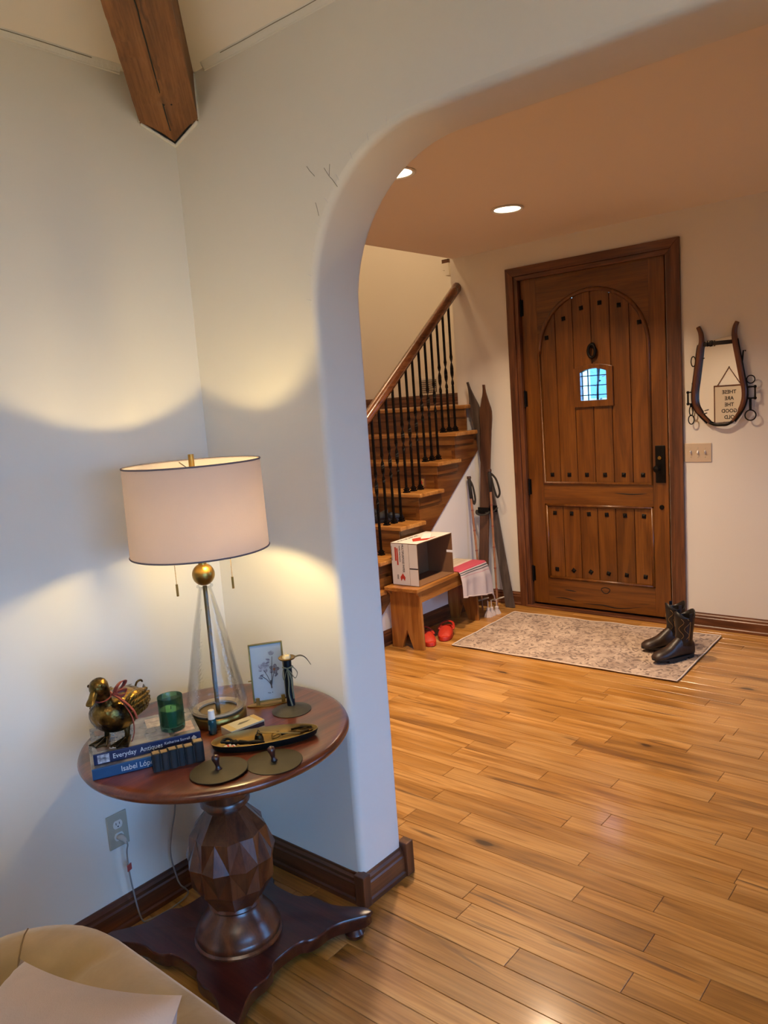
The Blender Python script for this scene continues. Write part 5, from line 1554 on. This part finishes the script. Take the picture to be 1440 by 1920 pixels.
rib([K, K + rt_ * .016 + Vector((0, 0, .006)), K + rt_ * .030 + Vector((0, 0, -.012)), K + rt_ * .022 + Vector((0, 0, -.030)), K + rt_ * .010 + Vector((0, 0, -.012)), K])
rib([K, K - rt_ * .010 + Vector((0, 0, .004)), K - rt_ * .016 + Vector((0, 0, -.018)), K - rt_ * .012 + Vector((0, 0, -.034)), K - rt_ * .005 + Vector((0, 0, -.012)), K])
rib([K, K + rt_ * .002 + Vector((0, 0, -.04)), K - rt_ * .001 + Vector((0, 0, -.08)), K + rt_ * .006 + Vector((0, 0, -.118))], .003)
rib([K, K + rt_ * .010 + Vector((0, 0, -.03)), K + rt_ * .011 + Vector((0, 0, -.06)), K + rt_ * .013 + Vector((0, 0, -.095))], .0035)

# ---------- boat tray and what lies in it
ta = math.atan2(.234, .182)
TCX, TCY = -1.637, 1.333
ty = thing('boat_tray', 'long oval brass tray with dark sides on the table', 'tray', (TCX, TCY, ZT), ta)
def trayring(s, z):
    out = []
    for i in range(48):
        a = 2 * math.pi * i / 48
        ca_, sa_ = math.cos(a), math.sin(a)
        out.append((.150 * s * (abs(ca_) ** .92) * (1 if ca_ >= 0 else -1), .057 * (s - (1 - s) * .6) * sa_ * (1 - .10 * ca_), z))
    return out
G().rings([trayring(.90, 0), trayring(.96, .006), trayring(1.0, .022), trayring(.985, .0225), trayring(.945, .008), trayring(.90, .004), trayring(.3, .0035)]).build('bowl', 'tray', ty, smooth=True)
o_ = G().rings([trayring(.905, .0005), trayring(.965, .006), trayring(1.004, .0215)], cap=False).build('dark_outside', plain('blackened_side', '15110d', .5, .4), ty, smooth=True)
ca, sa = math.cos(ta), math.sin(ta)
def tl_(x, y, z): return (TCX + x * ca - y * sa, TCY + x * sa + y * ca, ZT + z)
sn = thing('candle_snuffer', 'brass bell candle snuffer with long flat handle in the tray', 'snuffer', tl_(-.018, -.006, .006), ta)
G().shell([(.0135, 0), (.0125, .012), (.0095, .022), (.003, .026), (.002, .025), (.0085, .020), (.0115, .012), (.0125, 0)], 24).build('bell', 'bronze_dark', sn, smooth=True)
G().tube([(0, 0, .028), (.05, -.006, .022), (.115, -.016, .014)], [.0042, .004, .0035], 8, flat=.5).build('handle', 'tray', sn, smooth='all')
G().tube([(-.004, 0, .026), (0, .004, .034), (.004, 0, .028)], .0015, 6).build('hook', 'iron', sn)
wt_ = thing('wick_trimmer', 'dark ornate scissor wick trimmer lying at the right of the tray', 'scissors', tl_(.075, .012, .007), ta)
for s_ in (-1, 1):
    G().tube(bez([(-.03, s_ * .004, .004), (0, -s_ * .002, .006), (.04, s_ * .008, .006), (.060, s_ * .012, .008)], 5), [.003] * 8 + [.004] * 7 + [.003], 8).build('arm', 'bronze_dark', wt_, smooth='all')
    G().tube([(.010 + .012 * math.cos(R(a)) - .055, s_ * .010 + .010 * math.sin(R(a)), .004 + .003 * math.cos(R(a))) for a in range(0, 360, 20)], .0016, 6, closed=True).build('finger_ring', 'aged_brass', wt_, smooth='all')
    G().tube([(.0, s_ * .012, .008), (.03, s_ * .016, .010), (.058, s_ * .006, .009)], [.003, .0045, .003], 8).build('scroll', 'bronze_dark', wt_, smooth='all')
dh = thing('wick_dipper', 'blackened turned handle tool lying at the left of the tray', 'tool', tl_(-.082, -.008, .010), ta - R(18))
G().tube([(-.030, 0, .004), (-.012, 0, .006), (0, 0, .006), (.006, 0, .006), (.012, 0, .006), (.035, 0, .005), (.062, 0, .005), (.075, 0, .005), (.082, 0, .005)], [.003, .006, .0085, .004, .007, .0045, .0075, .006, .002], 12).build('turned_handle', 'iron', dh, smooth='all')
for s_ in (-1, 1): G().tube(bez([(-.008, s_ * .003, .008), (-.026, s_ * .012, .012), (-.040, s_ * .006, .010), (-.030, -s_ * .002, .014)], 5), .0035, 6).build('scroll', 'iron', dh, smooth='all')
for k, (x, y, rz_, lb) in enumerate(((-.105, -.024, .4, 'twisted end wrapped red and white candy behind its twin'), (-.092, -.034, 1.1, 'red and white candy at the front edge of the tray'))):
    t = thing('candy', lb, 'candy', tl_(x, y, .007), ta + rz_, 'red and white candies in the tray')
    G().tube([(-.011, 0, .006), (-.009, 0, .006), (.009, 0, .006), (.011, 0, .006)], [.004, .0062, .0062, .004], 12).build('sweet', 'porcelain', t, smooth=True)
    G().tube([(-.002, 0, .006), (.003, 0, .006)], .0066, 12).build('red_stripe', 'redprint', t, smooth=True)

# ---------- pot-lid like discs with wooden knobs
def lid(loc, label, tiltx):
    t = thing('disc_cover', label, 'lid', loc, 0, 'flat metal discs with wooden knobs')
    t.rotation_euler = tiltx
    G().lathe([(0, 0), (.0745, 0), (.0755, .001), (.0745, .002), (.03, .0035), (0, .004)], 56).build('disc', plain('olive_bronze_disc', '4f4632', .5, .6, var=.25, vscale=12), t, smooth=True)
    kb = G().lathe([(0, .003), (.010, .003), (.007, .007), (.0055, .014), (.0075, .024), (.0105, .033), (.0095, .040), (.004, .044), (0, .0445)], 20).build('knob', 'mahog_dark', t, smooth='all')
    kb.rotation_euler = (R(6), R(-6), 0)
lid((-1.606, 1.144, ZT + .0045), 'flat bronze disc with wooden knob, nearest the table edge', (R(1.2), R(-1.0), 0))
lid((-1.523, 1.262, ZT), 'flat bronze disc with wooden knob, tucked under the other and by the tray', (0, 0, 0))

# ---------- unseen drum pendant added to the vault as overhead fill light
pd_ = thing('fill_pendant', 'unseen white drum pendant added as fill under the living room vault', 'ceiling light', (.65, -1.15, 3.35))
G().shell([(.30, 0), (.30, .22), (.297, .22), (.297, 0)], 48).build('shade', M['fill_shade'], pd_, smooth=True)
G().lathe([(0, .02), (.290, .02), (.290, .024), (0, .024)], 40).build('diffuser', M['fill_diff'], pd_)
G().tube([(0, 0, .10), (0, 0, ZC - 3.35)], .006, 8).build('stem', 'brass', pd_)
G().lathe([(0, ZC - 3.38), (.06, ZC - 3.375), (.065, ZC - 3.352), (0, ZC - 3.352)], 24).build('canopy', 'brass', pd_, smooth=True)
l = bpy.data.lights.new('fill_pendant_bulb', 'POINT'); l.energy = VAULT_FILL_W; l.color = (1, .90, .78); l.shadow_soft_size = .10
lo = bpy.data.objects.new('fill_pendant_bulb', l); COL.objects.link(lo); lo.parent = pd_; lo.location = (0, 0, .13)

# ---------- armchair and pillow in the foreground
ac = thing('armchair', 'tan velvet rounded armchair seen from behind at the bottom left', 'armchair', (-1.215, .35, .008))
# U-shaped padded back and arms: outer corner rounded; local coords centred on the chair
ox, oyb, fr = .445, .385, -.42
cr = .13
path = [(-ox + .10, fr)]
path += [(-ox + .10, oyb - .10 - cr)]
for k in range(9):
    a = R(180 - 90 * k / 8); path.append((-ox + .10 + cr + cr * math.cos(a), oyb - .10 - cr + cr * math.sin(a)))
for k in range(9):
    a = R(90 - 90 * k / 8); path.append((ox - .10 - cr + cr * math.cos(a), oyb - .10 - cr + cr * math.sin(a)))
path += [(ox - .10, fr)]
# densify
dense = []
for a, b in zip(path[:-1], path[1:]):
    n_ = max(1, int(math.dist(a, b) / .03))
    for i in range(n_): dense.append((a[0] + (b[0] - a[0]) * i / n_, a[1] + (b[1] - a[1]) * i / n_))
dense.append(path[-1])
rs = []
zt_ = .62; acc = 0
for i, p in enumerate(dense):
    q0, q1 = dense[max(i - 1, 0)], dense[min(i + 1, len(dense) - 1)]
    tx_, ty_ = q1[0] - q0[0], q1[1] - q0[1]; L_ = math.hypot(tx_, ty_); nx_, ny_ = -ty_ / L_, tx_ / L_
    if i: acc += math.dist(dense[i - 1], p)
    tuft = math.exp(-((((acc + .02) % .24) - .12) / .026) ** 2)
    dz_ = -.012 * tuft
    ring_ = []
    prof_ = [(.085, .10), (.092, .35), (.098, .50), (.100, .545), (.092, .585), (.070, .610), (.035, .621), (0, .623), (-.035, .618), (-.068, .603), (-.088, .575), (-.094, .53), (-.088, .47), (-.080, .35), (-.075, .10)]
    for (n_, z) in prof_:
        k_ = 1 - (.22 * tuft if n_ < .03 and z > .3 else 0)
        ring_.append((p[0] + nx_ * n_ * k_, p[1] + ny_ * n_ * k_, z + (dz_ * 1.6 if n_ < .05 else 0)))
    rs.append(ring_)
G().rings(rs).build('padded_back', 'velvet', ac, smooth='all')
seam = [(p[0], p[1]) for p in dense]
for idx in (int(len(dense) * .335),):
    G().tube([(x * 1.0, y, z + .0005) for (x, y, z) in rs[idx][2:12]], .0016, 5).build('seam', plain('seam_brown', '6f5630', .9), ac)
G().box(-ox + .19, ox - .19, fr - .02, oyb - .19, .14, .30).build('seat_deck', 'velvet', ac, bevel=.03)
G().box(-ox + .195, ox - .195, fr - .05, oyb - .195, .30, .43).build('seat_cushion', 'velvet', ac, bevel=.05, seg=4)
for sx_, y in ((-1, fr + .06), (1, fr + .06), (-1, oyb - .13), (1, oyb - .13)):
    G().lathe([(0, 0), (.014, 0), (.022, .105), (0, .105)], 14, (sx_ * (ox - .11), y, 0)).build('leg', 'mahog_dark', ac, smooth=True)
# pillow
pc = thing('throw_pillow', 'pale blush linen pillow leaning inside the tan armchair', 'pillow', (-1.10, .33, .62))
uu = Vector((.950, .03, .300)).normalized()
vv_ = Vector((.19, .50, .62)); vv_ = (vv_ - uu * vv_.dot(uu)).normalized()
nn = uu.cross(vv_).normalized()
if nn.y > 0: nn = -nn
corner = Vector((-.885, .525, .865)) - Vector((-1.10, .33, .62))
hs_ = .26
cc = corner - uu * (hs_ * .985) - vv_ * (hs_ * .985)
def pil(side):
    def f(u, v):
        a, b = u * 2 - 1, v * 2 - 1
        pinch = 1 - .055 * (1 - a * a) * (abs(b) ** 3) ; pinch2 = 1 - .055 * (1 - b * b) * (abs(a) ** 3)
        h_ = .095 * (max(0, (1 - a ** 4) * (1 - b ** 4)) ** .7)
        wr = .004 * math.sin(a * 9 + b * 3) * (1 - b * b) * (1 - a * a)
        return cc + uu * (a * hs_ * pinch2) + vv_ * (b * hs_ * pinch) + nn * (side * (h_ + wr))
    return f
g = G(); g.grid(pil(1), 30, 30); g.grid(pil(-1), 30, 30)
g.build('cushion', 'linen', pc, smooth='all', fix=False)
G().tube([cc + uu * (-.40 * hs_) + vv_ * (b * hs_ * .93) + nn * (.095 * (max(0, (1 - .4 ** 4) * (1 - b ** 4)) ** .7) + .001) for b in [-.97 + 1.94 * i / 24 for i in range(25)]], .003, 6).build('seam', 'linen', pc, smooth='all')
